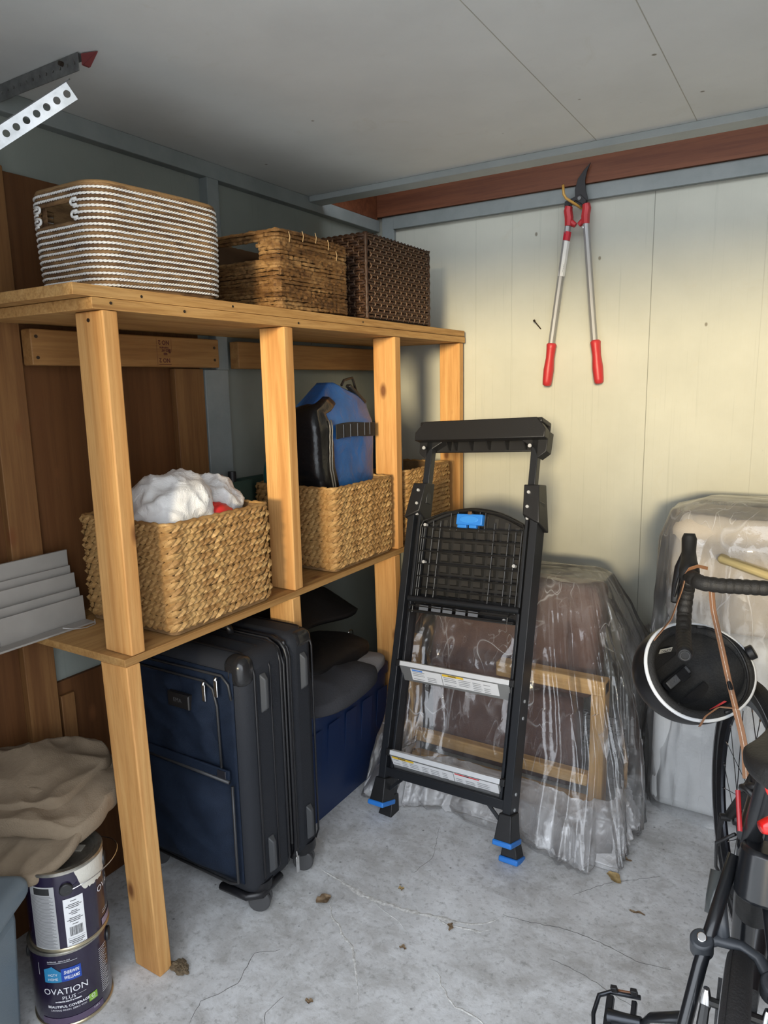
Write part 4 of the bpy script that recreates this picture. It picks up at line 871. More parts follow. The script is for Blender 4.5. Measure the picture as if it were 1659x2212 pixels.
drape('plastic_cover', 'clear plastic sheet over the tall sofa section behind the bicycle',
  [(0, [.004, -.425, .80, 2.25, 2.69, .016]), (.06, [.03, -.425, .78, 2.255, 2.69, .018]), (.35, [.32, -.435, .76, 2.27, 2.69, .018]), (.70, [.70, -.43, .76, 2.295, 2.69, .015]), (.86, [.90, -.425, .76, 2.31, 2.69, .010]), (.93, [.985, -.40, .75, 2.34, 2.69, .006]), (1, [1.02, -.30, .65, 2.42, 2.6, .0])], sheet, 8.0, 400, 120, .012, 3.0)
# dark crumpled plastic between the two
tag(obj('plastic_bundle', crumple(MB(), (-.505, 2.60, .27), (.075, .07, .275), 1.8, .22, 2.2, 70, 50, zmin=.003), film('smoky_plastic', (.45, .44, .42), base=.55, edge=1., milky=.9, wr=12), smooth='all'), 'dull crumpled plastic bundle wedged between the covered chair and the sofa section', 'plastic bundle')

# ------------------------------------------------ loppers on their hook, nail
def lopper():
    y = YB-.048
    t = thing('lopper', 'long-handled lopper with red grips and silver arms hanging on the back wall', 'garden tool', (-.81, y, 2.03))
    red = mk('red_rubber_grip', (.44, .026, .030), .45, bsc=120, bstr=.15); alu = mk('grey_aluminium_tube', (.36, .36, .355), .45, .45)
    def L(x, z): return V((x+.81, 0, z-2.03))
    for s, a, b, g0, g1 in ((-1, (-.841, 1.985), (-.900, 1.525), (-.8955, 1.545), (-.912, 1.385)), (1, (-.781, 1.985), (-.733, 1.525), (-.732, 1.548), (-.713, 1.390))):
        obj('arm', MB().tube([L(*a), L(*b)], [.0160, .0160], 8, sq=.75), alu, t, .001)
        A, B_ = L(*g0), L(*g1)
        obj('grip', MB().tube([A.lerp(B_, f) for f in (0, .04, .12, .35, .62, .88, .97, 1)], [.017, .0235, .0215, .0195, .0240, .0220, .0200, .012], 14, sq=.8), red, t, smooth='all')
        c = L(*a)
        obj('collar', MB().tube([L(a[0]+s*.001-.000, a[1]+.040), L(a[0]+s*.004, a[1]+.025), c, L(a[0]-s*-.001+s*-.0025*0, a[1]-.028)], [.0175, .0200, .0200, .0180], 8, sq=.80), red, t, .001)
        obj('bumper', MB().tube([L(-.8105+s*.030, 1.975), L(-.8105+s*.006, 1.957)], [.013, .009], 10), red, t, .001)
    obj('red_band', MB().tube([L(-.8445, 1.938), L(-.849, 1.908)], .0172, 8, sq=.78), mk('red_label_wrap', (.5, .015, .03), .3), t)
    lb_ = obj('label', MB().tube([L(-.849, 1.906), L(-.8652, 1.784)], .0168, 8, sq=.77), mk('white_tube_label', (.66, .66, .63), .4), t)
    bc = MB()
    for i, w_ in enumerate((1, 2, 1, 1, 3, 1, 2, 1, 2)):
        z = 1.797+i*.0030; x = -.8632+(z-1.797)*.133; bc.add([L(x-.003, z)+V((0, -.0134, 0)), L(x+.008, z)+V((0, -.0134, 0)), L(x+.008, z+.0006*w_+.0005)+V((0, -.0134, 0)), L(x-.003, z+.0006*w_+.0005)+V((0, -.0134, 0))], [(0, 1, 2, 3)])
    for i in range(16):
        z = 1.835+i*.0042; x = -.8585+(z-1.835)*.133; bc.add([L(x-.004, z)+V((0, -.0134, 0)), L(x+.004+.004*math.sin(i*2.3), z)+V((0, -.0134, 0)), L(x+.004, z+.0012)+V((0, -.0134, 0)), L(x-.004, z+.0012)+V((0, -.0134, 0))], [(0, 1, 2, 3)])
    obj('barcode', bc, ink, lb_)
    obj('size_sticker', MB().box(L(-.783, 1.942)+V((-.004, -.0125, 0)), L(-.783, 1.948)+V((.003, -.0105, 0))), white_pr, t)
    steel = mk('black_blade_steel', (.012, .011, .011), .4, .5)
    bl = MB(M.Rotation(PI/2, 4, 'X')); pts = [(.030, -.015), (.036, .012), (.028, .040), (.024, .075), (.030, .105), (.042, .132), (.020, .112), (-.002, .085), (-.012, .050), (-.010, .020), (-.004, .0)]
    bl.prism(pts, -.004, .001); obj('blade', bl, steel, t, .0008)
    hk = MB(M.Rotation(PI/2, 4, 'X')).prism([(-.046, -.012), (-.026, -.010), (-.006, .012), (.028, -.012), (.032, .008), (.010, .030), (-.020, .020), (-.046, .012)], .003, .009); obj('lower_jaw', hk, steel, t, .0008)
    obj('pivot_bolt', MB().cyl((.008, -.012, .016), (.008, .006, .016), .007, 12), dark_steel, t, .001)
    for s in (-1, 1): obj('shank', MB().tube([(s*.026-.001, 0, -.014), (s*.028-.001, 0, -.002)], .011, 8, sq=.6), steel, t)
    tag(obj('wall_hook', MB().tube([(-.806, YB, 2.024), (-.806, YB-.030, 2.020), (-.808, YB-.060, 2.022), (-.842, YB-.085, 2.046), (-.850, YB-.088, 2.060), (-.853, YB-.088, 2.092)], .0048, 10), mk('orange_vinyl_hook', (.50, .28, .06), .4), smooth='all'), 'orange vinyl-coated screw hook in the back wall holding the lopper', 'hook')
lopper()
tag(obj('nail', MB().cyl((-.972, YB-.03, 1.632), (-.955, YB+.004, 1.600), .0022, 8).cyl((-.973, YB-.032, 1.634), (-.9722, YB-.029, 1.632), .0045, 10), nail_m), 'bent dark nail sticking out of the back wall left of the lopper', 'nail')

# ------------------------------------------------ perforated door hardware at the ceiling
dh = thing('track_hanger', 'grey perforated steel angle screwed flat to the ceiling at upper left', 'bracket', (-1.362, 1.047, 2.087))
A0, A1 = V((-.60, .002, -.001)), V((.0, .0, -.001))
def angle_iron(parent, name, a, b, up, side, w1, w2, mat, hole_r, pitch, off=.5):
    """L-section: one flange along SIDE, the other along UP, punched with real holes in the first flange."""
    d = (b-a); L = d.length; d.normalize(); m = MB(); n = int(L/pitch)
    for i in range(n):
        c = a+d*(pitch*(i+.5)); sq = [(-pitch/2, 0), (pitch/2, 0), (pitch/2, w1), (-pitch/2, w1)]; K = 16; k0 = len(m.v)
        outer = []
        for j in range(K):
            an = 2*PI*j/K; x, y = math.cos(an), math.sin(an); s_ = 1/max(abs(x), abs(y)); outer.append((x*s_*pitch/2, y*s_*w1/2))
        for j in range(K): m.v.append(tuple(c+d*outer[j][0]+side*(w1/2+outer[j][1])))
        for j in range(K): an = 2*PI*j/K; m.v.append(tuple(c+d*hole_r*math.cos(an)+side*(w1*off+hole_r*math.sin(an))))
        m.f += [(k0+j, k0+(j+1) % K, k0+K+(j+1) % K, k0+K+j) for j in range(K)]
    o = obj(name, m, mat, parent, solid=.002)
    e = MB(); e.add([a, b, b+up*w2, a+up*w2], [(0, 1, 2, 3)]); obj('flange', e, mat, parent, solid=.002); return o
angle_iron(dh, 'punched_flange', A0, A1, V((0, 1, 0)), V((0, 0, -1)), .034, .03, dark_steel, .0035, .024)
obj('screw', MB().cyl((-.05, -.002, -.012), (-.05, -.010, -.012), .005, 8), nail_m, dh)
obj('red_tip', MB().hexa([(.004, .004, -.024), (.010, .004, -.024), (.010, .02, -.024), (.004, .02, -.024), (.004, .004, -.002), (.040, .016, -.002), (.040, .018, -.002), (.004, .03, -.002)]), mk('faded_red_plastic', (.16, .03, .03), .6), dh)
st_ = thing('perforated_strap', 'bright punched steel angle hanging just below the ceiling at the left edge', 'bracket', (-1.2225, .916, 1.962))
T0, T1 = V((0, 0, 0)), V((-.30, .052, 0)); T1 = T0+V((-.664, -.533, -.525)).normalized()*.34
sd_ = V((.113, .621, -.773))
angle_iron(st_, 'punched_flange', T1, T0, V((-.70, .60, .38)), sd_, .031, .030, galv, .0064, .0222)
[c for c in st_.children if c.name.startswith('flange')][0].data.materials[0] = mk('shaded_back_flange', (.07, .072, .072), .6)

# ------------------------------------------------ paint cans, drop cloth, grey bin
purple = NT('purple_can_print'); _p = purple.node('SeparateXYZ', 0, i0=purple.tc)
purple = purple.fin(purple.ramp(purple.noise(4, 2), [(.3, (.012, .008, .026)), (.7, (.018, .011, .036))]), .22, spec=.6, Coat_Weight=.4)
tin = mk('tin_rim', (.55, .53, .47), .35, .9, col2=(.30, .28, .24), sc=30); gold = mk('gilt_can_seam', (.58, .50, .34), .3, .9)
grey_panel = mk('grey_small_print_panel', (.40, .40, .40), .45); wht = white_pr
def cyl_map(r, a0):   # x measured to the right of angle a0 as the viewer sees it
    return lambda x, y, e=0.: V(((r+e)*math.cos(a0+x/r), (r+e)*math.sin(a0+x/r), y))
def wrap(mb, f, x0, x1, z0, z1, e=.0006, n=8):
    mb.add([f(x0+(x1-x0)*i/n, z, e) for z in (z0, z1) for i in range(n+1)], [(i, i+1, n+2+i, n+1+i) for i in range(n)]); return mb
def can(label, loc, a0, top):
    t = thing('paint_can', label, 'paint can', loc, 0); r = .0825; h = .19
    obj('body', MB().lathe([(r-.004, 0), (r-.001, .004), (r, .008), (r, h-.006), (r-.002, h-.004)], 64, cap=False), purple, t, smooth=True)
    obj('rim', MB().lathe([(r, h-.007), (r+.0025, h-.005), (r+.0025, h-.001), (r, h+.001), (r-.008, h), (r-.009, h-.006), (r-.014, h-.006), (r-.0145, h-.002), (r-.017, h-.002), (r-.018, h-.010), (0, h-.010)], 64, cap=False), tin, t, smooth=True)
    obj('rim', MB().lathe([(r, .001), (r+.002, .002), (r+.002, .006), (r, .008)], 64, cap=False), gold, t, smooth=True)
    f = cyl_map(r, a0)
    for s in (-1, 1):
        ea = s*r*PI/2; c = f(ea+(.0 if s > 0 else 0), h*.80); n_ = V((c.x, c.y, 0)).normalized()
        ear = obj('bail_ear', MB().cyl(c-n_*.002, c+n_*.005, .016, 20), mk('black_ear', (.02, .02, .02), .35), t, .002)
    return t, f, r, h
cam_a = math.atan2(0-.838, 0+1.395)   # direction to the camera from the cans
t, f, r, h = can('lower purple paint can with white brand lettering, at the bottom of the stack of two', (-1.395, .838, .0005), cam_a-.22, False)
m = MB(); wrap(m, f, -.005, .036, .118, .150, .0006); obj('brand_panel', m, mk('royal_blue_print', (.012, .06, .36), .35), t)
m = MB(); n_ = [(-.042+.037*i/8, .150+.008*min(1, i/4) if i <= 4 else .158-.016*(i-4)/4) for i in range(9)]; m.add([f(x, .118, .0007) for x, y in n_]+[f(x, y, .0007) for x, y in n_], [(i, i+1, 10+i, 9+i) for i in range(8)]); obj('house_emblem', m, mk('sky_blue_print', (.03, .22, .42), .35), t)
def words_on(lines, mat, name='lettering', e=.0013):
    m = MB()
    for s_, sz, x, z, kw in lines: lay(m, text(s_, sz, **kw), lambda a, b: f(x+a, z+b, e))
    return obj(name, m, mat, t)
wlet = mk('white_lettering', (.80, .80, .82), .4)
words_on([('SHERWIN', .0115, .016, .140, dict(shear=.18, bold=.0002, narrow=.62)), ('WILLIAMS', .0115, .016, .127, dict(shear=.18, bold=.0002, narrow=.62)), ('HGTV', .009, -.023, .137, dict(narrow=.85)), ('HOME', .009, -.023, .126, dict(narrow=.85)),
 ('OVATION', .0215, .0, .094, dict(space=1.0, narrow=.98)), ('PLUS', .0125, .006, .077, dict(space=1.05)), ('INTERIOR PAINT & PRIMER', .0045, .004, .0685, dict(bold=.0002)), ('BEAUTIFUL COVERAGE.', .0085, .004, .056, dict(bold=.0002)), ('LASTING FINISH. ZERO VOC', .006, .003, .047, {}), ('INTERIOR - SEMI-GLOSS', .0045, -.008, .170, {}), ('5.20 L', .006, .072, .020, {}) if False else ('3.66 L', .006, .062, .022, {})], wlet)
m = MB(); wrap(m, f, -.032, .030, .1655, .1662, .001); wrap(m, f, .024, .042, .0785, .0790, .001); wrap(m, f, -.0555, -.0548, .135, .165, .001, 2); obj('rule_line', m, wlet, t)
m = MB(); wrap(m, f, .046, .066, .043, .061, .0008, 4); g_ = obj('green_seal', m, mk('green_print', (.22, .42, .04), .4), t)
m = MB(); m.add([f(.056+.0045*math.cos(2*PI*i/14), .0545+.0045*math.sin(2*PI*i/14), .0012) for i in range(14)]+[f(.056+.0030*math.cos(2*PI*i/14), .0545+.0030*math.sin(2*PI*i/14), .0012) for i in range(14)], [(i, (i+1) % 14, 14+(i+1) % 14, 14+i) for i in range(14)]); wrap(m, f, .050, .062, .0465, .0474, .0012, 3); obj('seal_ring', m, wlet, g_)
m = MB(); wrap(m, f, -.06, .080, .010, .026, .0007, 16); obj('size_band', m, mk('dull_mauve_band', (.10, .07, .12), .4), t)
m = MB()
for i in range(22): wrap(m, f, .080, .080+.026-.004*(i % 3), .150-i*.0052, .1512-i*.0052, .001, 4)
obj('fine_print', m, wlet, t)
t, f, r, h = can('upper paint can with grey print panel, white barcode label and white paint drips', (-1.390, .842, .1925), cam_a-.16, True)
m = MB(); wrap(m, f, -.070, -.012, .008, .160, .0006, 12); gp = obj('print_panel', m, grey_panel, t)
m = MB()
for i in range(44): wrap(m, f, -.068, -.016-.004*((i*7) % 3), .012+i*.0029, .0130+i*.0029, .001, 6)
obj('fine_print', m, mk('print_grey_ink', (.13, .13, .13), .6), gp)
m = MB(); wrap(m, f, -.058, -.022, .141, .157, .0012, 6); obj('warning_strip', m, ink, gp)
m = MB(); wrap(m, f, .003, .044, .010, .125, .0007, 8); bl_ = obj('barcode_label', m, wht, t)
m = MB(); x = .011
for i, w_ in enumerate((1, 2, 1, 3, 1, 1, 2, 1, 3, 2, 1, 1, 2, 1, 2, 3, 1, 1)): wrap(m, f, x, x+.0005*w_, .034, .056, .0013, 1); x += .0005*w_+.0007
for k_, (z, n_) in enumerate([(.117, 1), (.109, 2), (.105, 3), (.101, 2), (.093, 1), (.089, 2), (.085, 1), (.076, 2), (.072, 3), (.068, 2), (.061, 1), (.023, 3), (.019, 3), (.015, 2)]): wrap(m, f, .0235-.005*n_-.001, .0235+.005*n_+.001, z, z+.0014, .0013, 4)
wrap(m, f, .006, .041, .0285, .0290, .0013, 4); wrap(m, f, .006, .041, .0120, .0125, .0013, 4); obj('barcode', m, ink, bl_)
m = MB(); n = 70; x0, x1 = .030, .155
top_ = [(x0+(x1-x0)*i/n, .189) for i in range(n+1)]
bot_ = [(x, .189-(.058*min(1, max(0, (x-x0)/.018))**.8+.010*noise.noise(V((x*90, 1, 0)))+.006*noise.noise(V((x*300, 4, 0))))*(1 if x < .10 else max(.35, 1-(x-.10)*9))) for x, _ in top_]
m.add([f(*p, .0011) for p in top_]+[f(*p, .0011) for p in bot_], [(i, i+1, n+2+i, n+1+i) for i in range(n)]); obj('paint_drip', m, mk('dried_white_paint', (.66, .63, .55), .5, bsc=150, bstr=.3), t)
m = MB(); e0 = f(-r*PI/2, h*.80)*1.05; e1 = f(r*PI/2, h*.80)*1.05; mid = f(.008, h*.80)
e0 = f(.012, .150, .006); far = f(.012+PI*r, .150, .006)
bail = [e0+V((0, 0, -.004))]
ax = (far-e0); per = V((-ax.y, ax.x, 0)).normalized()
if (V((1, 0, 0))-per).length > (V((1, 0, 0))+per).length: per = -per
for i in range(1, 24):
    q = PI*i/24; bail.append(e0.lerp(far, .5-.5*math.cos(q))+per*(.115*math.sin(q))+V((0, 0, .020*math.sin(q)-.004)))
bail.append(far)
obj('bail_handle', MB().tube(bail, .0013, 6), chrome, t, smooth='all')
ec = f(.012, .150, .0); en = V((ec.x, ec.y, 0)).normalized()
obj('bail_ear', MB().cyl(ec-en*.002, ec+en*.007, .014, 20), mk('black_ear', (.02, .02, .02), .35), t, .002)
m = MB(); m.cbox((.010, .03, h-.0085), (.030, .022, .001), M.Rotation(.5, 3, 'Z')); obj('lid_label', m, mk('faded_lid_label', (.36, .34, .29), .6), t)
lid_ = MB(); wrap(lid_, f, .088, .112, .080, .172, .0009, 5)
t2 = MB(); lay(t2, text('OVATION', .0215), lambda a, b: f(.098-b, .110+a*.9-.0, .0013)) if False else wrap(t2, f, .090, .118, .040, .0412, .0012, 4)
wrap(t2, f, .090, .118, .046, .0468, .0012, 4); lay(t2, text('OVATION', .0215), lambda a, b: f(.128+a, .105+b, .0013)); obj('lettering', t2, wlet, t)
m = MB(); wrap(m, f, .086, .150, .012, .028, .0008, 8); obj('size_band', m, mk('mauve_size_band', (.30, .24, .32), .4), t)

canvas = NT('canvas_drop_cloth'); _w = canvas.noise(320, 2, .5); canvas.bump(canvas.math('ADD', canvas.math('MULTIPLY', _w, .3), canvas.noise(9, 5, .6, None, .8)), .4, .012)
canvas_m = canvas.fin(canvas.ramp(canvas.noise(4, 5, .65), [(.3, (.16, .12, .08)), (.7, (.25, .195, .135))]), .9, spec=.15)  # canvas beige darkened; the dim corner's shade is mixed into the colour
def cloth_layer(cx, cy, z, sx, sy, lift, seed, thick, ang, amp):
    def fn(u, v):
        a = 2*PI*u; ca, sa = math.cos(a), math.sin(a); k = .6; r = min(1, v/.78)
        X_ = (abs(ca)**k)*(1 if ca > 0 else -1)*sx*r; Y_ = (abs(sa)**k)*(1 if sa > 0 else -1)*sy*r
        n1 = noise.noise(V((X_*5+seed, Y_*5, 1))); n2 = 1-abs(noise.noise(V((X_*4+Y_*3+seed, Y_*4-X_*2, 3)))*2.4)
        top = lift(X_, Y_)+amp*(n1*.8+n2*.7)+.007*fold((X_+Y_*.6, Y_-X_*.4, seed), 13, 1); e = 1+.10*noise.noise(V((ca*1.4+seed, sa*1.4, 0)))
        if v > .78: q = (v-.78)/.22; top = top-thick*(1-math.cos(q*PI))/2; e += .045*math.sin(q*PI)
        if v > .9999: top -= .001
        X_, Y_ = X_*e, Y_*e; c, s_ = math.cos(ang), math.sin(ang)
        return V((cx+X_*c-Y_*s_, cy+X_*s_+Y_*c, z+top))
    return MB().grid(fn, 130, 60, True)
dc = thing('drop_cloth', 'folded beige canvas drop cloth heaped over the paint cans and the grey bin', 'cloth', (0, 0, 0))
obj('lower_fold', cloth_layer(-1.560, .825, .430, .200, .145, lambda x, y: -.10*max(0, -(y+.02)/.17)**1.5*1.1-.55*max(0, -x-.16)*0+.30*(x*.0), 2, .030, .35, .018), canvas_m, dc, smooth='all')
obj('middle_fold', cloth_layer(-1.535, .890, .450, .180, .140, lambda x, y: .045*(1-(x/.23)**2)-.05*max(0, -(y+.04)/.13)**1.4, 6, .045, .42, .026), canvas_m, dc, smooth='all')
obj('upper_fold', cloth_layer(-1.585, .905, .478, .165, .135, lambda x, y: .055*(1-(x/.2)**2)*(1-(y/.22)**2), 11, .055, .30, .030), canvas_m, dc, smooth='all')
grey_bin = mk('blue_grey_plastic', (.15, .19, .22), .42, bsc=400, bstr=.15)
gb = thing('grey_bin', 'blue-grey plastic bin with a rounded lid at the lower left corner', 'bin', (-1.42, .575, 0), .55)
gb.location = (-1.455, .548, 0)
obj('body', MB().hexa([(-.15, -.14, .0), (.150, -.14, .0), (.150, .095, .0), (-.15, .095, .0), (-.17, -.16, .345), (.165, -.16, .345), (.165, .108, .345), (-.17, .108, .345)]), grey_bin, gb, .03, seg=4)
obj('lid', MB().box((-.19, -.18, .345), (.185, .128, .40)), grey_bin, gb, .026, seg=5)

# ------------------------------------------------ litter on the floor
leaf_m = mk('dry_brown_leaf', (.28, .20, .12), .8, col2=(.16, .10, .055), sc=60, bsc=90, bstr=.6)
straw_leaf = mk('straw_coloured_leaf', (.48, .35, .16), .8, col2=(.30, .20, .08), sc=60)
def leaf_on_floor(x, y, L, W, a, lab, mat=leaf_m, seed=0):
    def fn(u, v):
        w_ = math.sin(PI*min(1, max(0.02, u*.96+.02)))**.7; X_ = (u-.5)*L; Y_ = (v-.5)*W*w_
        return V((X_, Y_+.002*math.sin(u*9+seed), .002+.35*abs(v-.5)**1.5*W+.0025*noise.noise(V((u*6, v*4, seed)))+.001*math.sin(u*5)))
    o = obj('dry_leaf', MB().grid(fn, 16, 9), mat, smooth='all'); o.location = (x, y, .0025); o.rotation_euler = (0, 0, a); o.scale = (1.35, 1.35, 1.35)
    return tag(o, lab, 'leaf', 'dry leaves on the floor')
leaf_on_floor(-1.076, 1.387, .034, .026, 1.2, 'curled brown leaf nearest the suitcase on the concrete floor', seed=1)
leaf_on_floor(-.730, 1.473, .022, .010, 1.9, 'narrow brown leaf beside the widest part of the floor crack', seed=2)
leaf_on_floor(-.803, 1.350, .014, .009, .3, 'tiny dark leaf in the middle of the bare floor, between the cracks', seed=3)
leaf_on_floor(-.409, 1.873, .036, .024, -.6, 'two-toned leaf with straw-coloured tip near the bunched plastic', straw_leaf, 4)
leaf_on_floor(-.405, 1.975, .034, .010, -.2, 'thin dark leaf touching the bottom edge of the bunched plastic', seed=5)
leaf_on_floor(-.913, 1.532, .012, .010, .5, 'small yellow leaf scrap above the white floor crack', straw_leaf, 6)
leaf_on_floor(-.910, 1.103, .014, .010, .5, 'small brown leaf at the bottom edge of the floor', seed=7)
leaf_on_floor(-.323, 1.766, .030, .007, .2, 'long thin dark leaf between the crack and the front wheel', seed=8)
tag(obj('debris_clump', crumple(MB(), (-1.245, 1.02, .006), (.028, .018, .010), 4, .4, 2, 30, 16, zmin=.001), mk('brown_debris', (.20, .15, .09), .95, col2=(.07, .05, .03), sc=90)), 'small clump of debris at the foot of the nearest shelf post', 'debris')

# ------------------------------------------------ bicycle
def bicycle():
    t = thing('bicycle', 'black drop-bar bicycle with red rear lights, parked at the right edge', 'bicycle', (-.035, .80, 0))
    O_ = V((-.035, .80, 0)); ph0 = math.radians(2); f0 = V((-math.sin(ph0), math.cos(ph0), 0)); r0 = V((f0.y, -f0.x, 0)); up = V((0, 0, 1))
    def P(f, r, z): return f0*f+r0*r+up*z                      # relative to the rear contact point
    paint = mk('gloss_black_frame', (.008, .009, .011), .28, spec=.5, Coat_Weight=.25); rub = mk('tyre_rubber', (.014, .014, .015), .7, bsc=200, bstr=.4); rim_m = mk('black_alloy_rim', (.014, .016, .022), .25, .5)
    spoke = mk('dark_spoke', (.03, .03, .032), .35, .7); tape = mk('black_bar_tape', (.012, .011, .010), .6, bsc=350, bstr=.3); refl = mk('red_reflector', (.50, .010, .008), .25, bsc=0, Coat_Weight=.5)
    def wheel(name, c, f, r_, R=.322, tw=.017, lab=None):
        w_ = thing(name, '', None); w_.parent = t
        def ring(rad, off): return [c+f*(rad*math.cos(a))+up*(rad*math.sin(a))+r_*off for a in [2*PI*i/96 for i in range(96)]]
        tr_ = obj('tyre', MB().tube(ring(R, 0), tw, 14, closed=True), rub, w_, smooth='all')
        m = MB(); pr = [(R-.010, .0125), (R-.030, .012), (R-.052, .006), (R-.054, 0), (R-.052, -.006), (R-.030, -.012), (R-.010, -.0125)]
        for j in range(len(pr)-1):
            k = len(m.v); a, b = ring(*pr[j]), ring(*pr[j+1]); m.v += [tuple(p) for p in a+b]; m.f += [(k+i, k+(i+1) % 96, k+96+(i+1) % 96, k+96+i) for i in range(96)]
        obj('rim', m, rim_m, w_, smooth=True)
        obj('tyre_stripe', MB().tube(ring(R-.003, -tw*.96), .0012, 4, closed=True), mk('grey_tyre_stripe', (.35, .35, .36), .6), w_)
        obj('tread', MB().tube(ring(R+tw*.80, -tw*.58), .0016, 4, closed=True), rub, w_)
        obj('hub', MB().tube([c+r_*x for x in (-.048, -.046, -.036, -.034, -.030, .030, .034, .036, .046, .048)], [.008, .016, .018, .024, .013, .013, .024, .018, .016, .008], 20), paint, w_, smooth=True)
        for i in range(24):
            a = 2*PI*i/24; s_ = 1 if i % 2 else -1; k = 1 if (i//2) % 2 else -1; b = a+k*1.15
            p0 = c+r_*(s_*.034)+f*(.022*math.cos(b))+up*(.022*math.sin(b)); p1 = c+f*((R-.053)*math.cos(a))+up*((R-.053)*math.sin(a))
            sp_ = obj('spoke', MB().tube([p0, p1], .0010, 4, cap=False), spoke, w_)
            if name == 'front_wheel': obj('nipple', MB().cyl(p1, p1+(p0-p1).normalized()*.012, .0022, 6), chrome, sp_)
        return w_
    rear = P(0, 0, .34); wheel('rear_wheel', rear, f0, r0)
    ph1 = math.radians(20); f1 = V((-math.sin(ph1), math.cos(ph1), 0)); r1 = V((f1.y, -f1.x, 0))
    fh = V((-.072, 1.800, .34))-O_; fw = wheel('front_wheel', fh, f1, r1)
    # lettering on the front tyre/rim flank
    m = MB()
    for s_, a, sz in (('BOXER', math.radians(-118), .020),) if False else (('BO', math.radians(212), .022), ('W', math.radians(205.5), .015)):
        tx = text(s_, sz, bold=.0)
        m.add([fh-r1*.0130+(f1*math.cos(a-x/(.30))+up*math.sin(a-x/.30))*(.298-y*-1) for x, y in tx[0]], tx[1])
    obj('rim_lettering', m, mk('grey_rim_letter', (.5, .5, .52), .5), fw)
    # frame
    bb = P(.41, 0, .275); seat = P(.215, 0, .80); crown = P(.845, 0, .60); headt = P(.80, 0, .80)
    crown = fh-f1*.10+up*.37; headt = fh-f1*.185+up*.54; crown = V((-.004, 1.675, .68))-O_
    obj('down_tube', MB().tube([bb, crown+V((0, -.02, .03))], [.026, .024], 16), paint, t, smooth=True)
    obj('top_tube', MB().tube([P(.24, 0, .76), headt+up*-.03], .017, 14), paint, t, smooth=True)
    obj('seat_tube', MB().tube([bb, P(.25, 0, .74)], .0165, 14), paint, t, smooth=True)
    obj('head_tube', MB().tube([crown+up*.02, headt], .021, 16), paint, t, smooth=True)
    for s in (-1, 1):
        st = obj('seat_stay', MB().tube([P(0, s*.082, .345), P(.075, s*.070, .48), P(.15, s*.048, .605), P(.235, s*.018, .73)], [.0085, .0095, .0095, .0085], 12), paint, t, smooth='all')
        obj('chain_stay', MB().tube([P(0, s*.068, .34), P(.20, s*.055, .30), P(.39, s*.02, .275)], [.008, .010, .012], 10), paint, t, smooth='all')
        pts = [(-.028, 1.668, .67), (-.050, 1.688, .56), (-.082, 1.728, .45), (-.120, 1.776, .352)] if s < 0 else [(.020, 1.690, .67), (.012, 1.712, .56), (-.002, 1.758, .45), (-.024, 1.812, .352)]
        obj('fork_blade', MB().tube([V(q)-O_ for q in pts], [.019, .0185, .016, .012], 14), mk('satin_black_fork', (.016, .015, .015), .45), t, smooth='all')
    ql = fh-r1*.062
    obj('quick_release', MB().cyl(fh-r1*.075, fh-r1*.052, .009, 14).tube([ql-r1*.008, ql-r1*.014-up*.03-f1*.004, ql-r1*.012-up*.075-f1*.004], [.0075, .0055, .004], 8), black_pl, t, smooth=True)
    # brake arch clamped on the stays above the rear wheel
    gp = mk('grey_black_bracket', (.030, .034, .040), .42)
    dz = up*-.055
    A = [P(.165, -.048, .685)+dz, P(.172, -.030, .690)+dz, P(.172, .0, .692)+dz, P(.165, .022, .688)+dz, P(.14, .040, .675)+dz, P(.105, .050, .655)+dz, P(.05, .054, .60)+dz]
    br = obj('brake_arch', MB().tube(A, [.0105, .0095, .0085, .009, .0105, .0100, .008], 10, sq=.8), gp, t, smooth='all')
    obj('brake_arch_arm', MB().tube([P(.172, -.022, .690)+dz, P(.20, -.028, .715)+dz, P(.225, -.033, .74)+dz], [.0095, .008, .0075], 10, sq=.8), gp, t, smooth='all')
    for q in (A[0], A[4]):
        k = obj('boss', MB().cyl(q+V((0, .004, -.018)), q+V((0, -.006, .010)), .0155, 24), gp, br, .003)
        obj('bolt', MB().cyl(q+V((0, -.004, .0085)), q+V((0, -.008, .0135)), .0065, 12), chrome, k, .001)
    obj('stay_clamp', MB().tube([P(.235, -.035, .697), P(.215, -.036, .667), P(.20, -.038, .650)], [.0125, .014, .012], 12), mk('smoky_clear_plastic', (.05, .055, .055), .2), t, smooth='all')
    obj('mudguard_stay', MB().tube([P(.21, -.041, .65), P(.10, -.066, .47), P(.03, -.082, .34)], .0022, 6), silver, t)
    for s in (-1, 1):
        c = P(.115, s*.036, .585)
        cl = obj('brake_calliper', MB().tube([P(.06, s*.036, .50), P(.10, s*.038, .56), c], [.008, .007, .006], 8).tube([c, c-r0*(s*.018)], .006, 8), mk('dark_calliper', (.03, .03, .03), .3, .6), t, smooth=True)
        obj('barrel', MB().tube([c+up*.018, c-up*.002, c-up*.02], [.004, .008, .005], 10), chrome, cl, smooth=True)
        obj('brake_pad', MB().beam(P(.145, s*.020, .60), P(.10, s*.020, .555), .008, .012), rub, cl)
    # seat post and saddle
    obj('seat_post', MB().tube([P(.25, 0, .74), P(.205, .02, .90)], .0135, 14), paint, t, smooth=True)
    sc_ = P(.20, .055, .930); sd = MB()
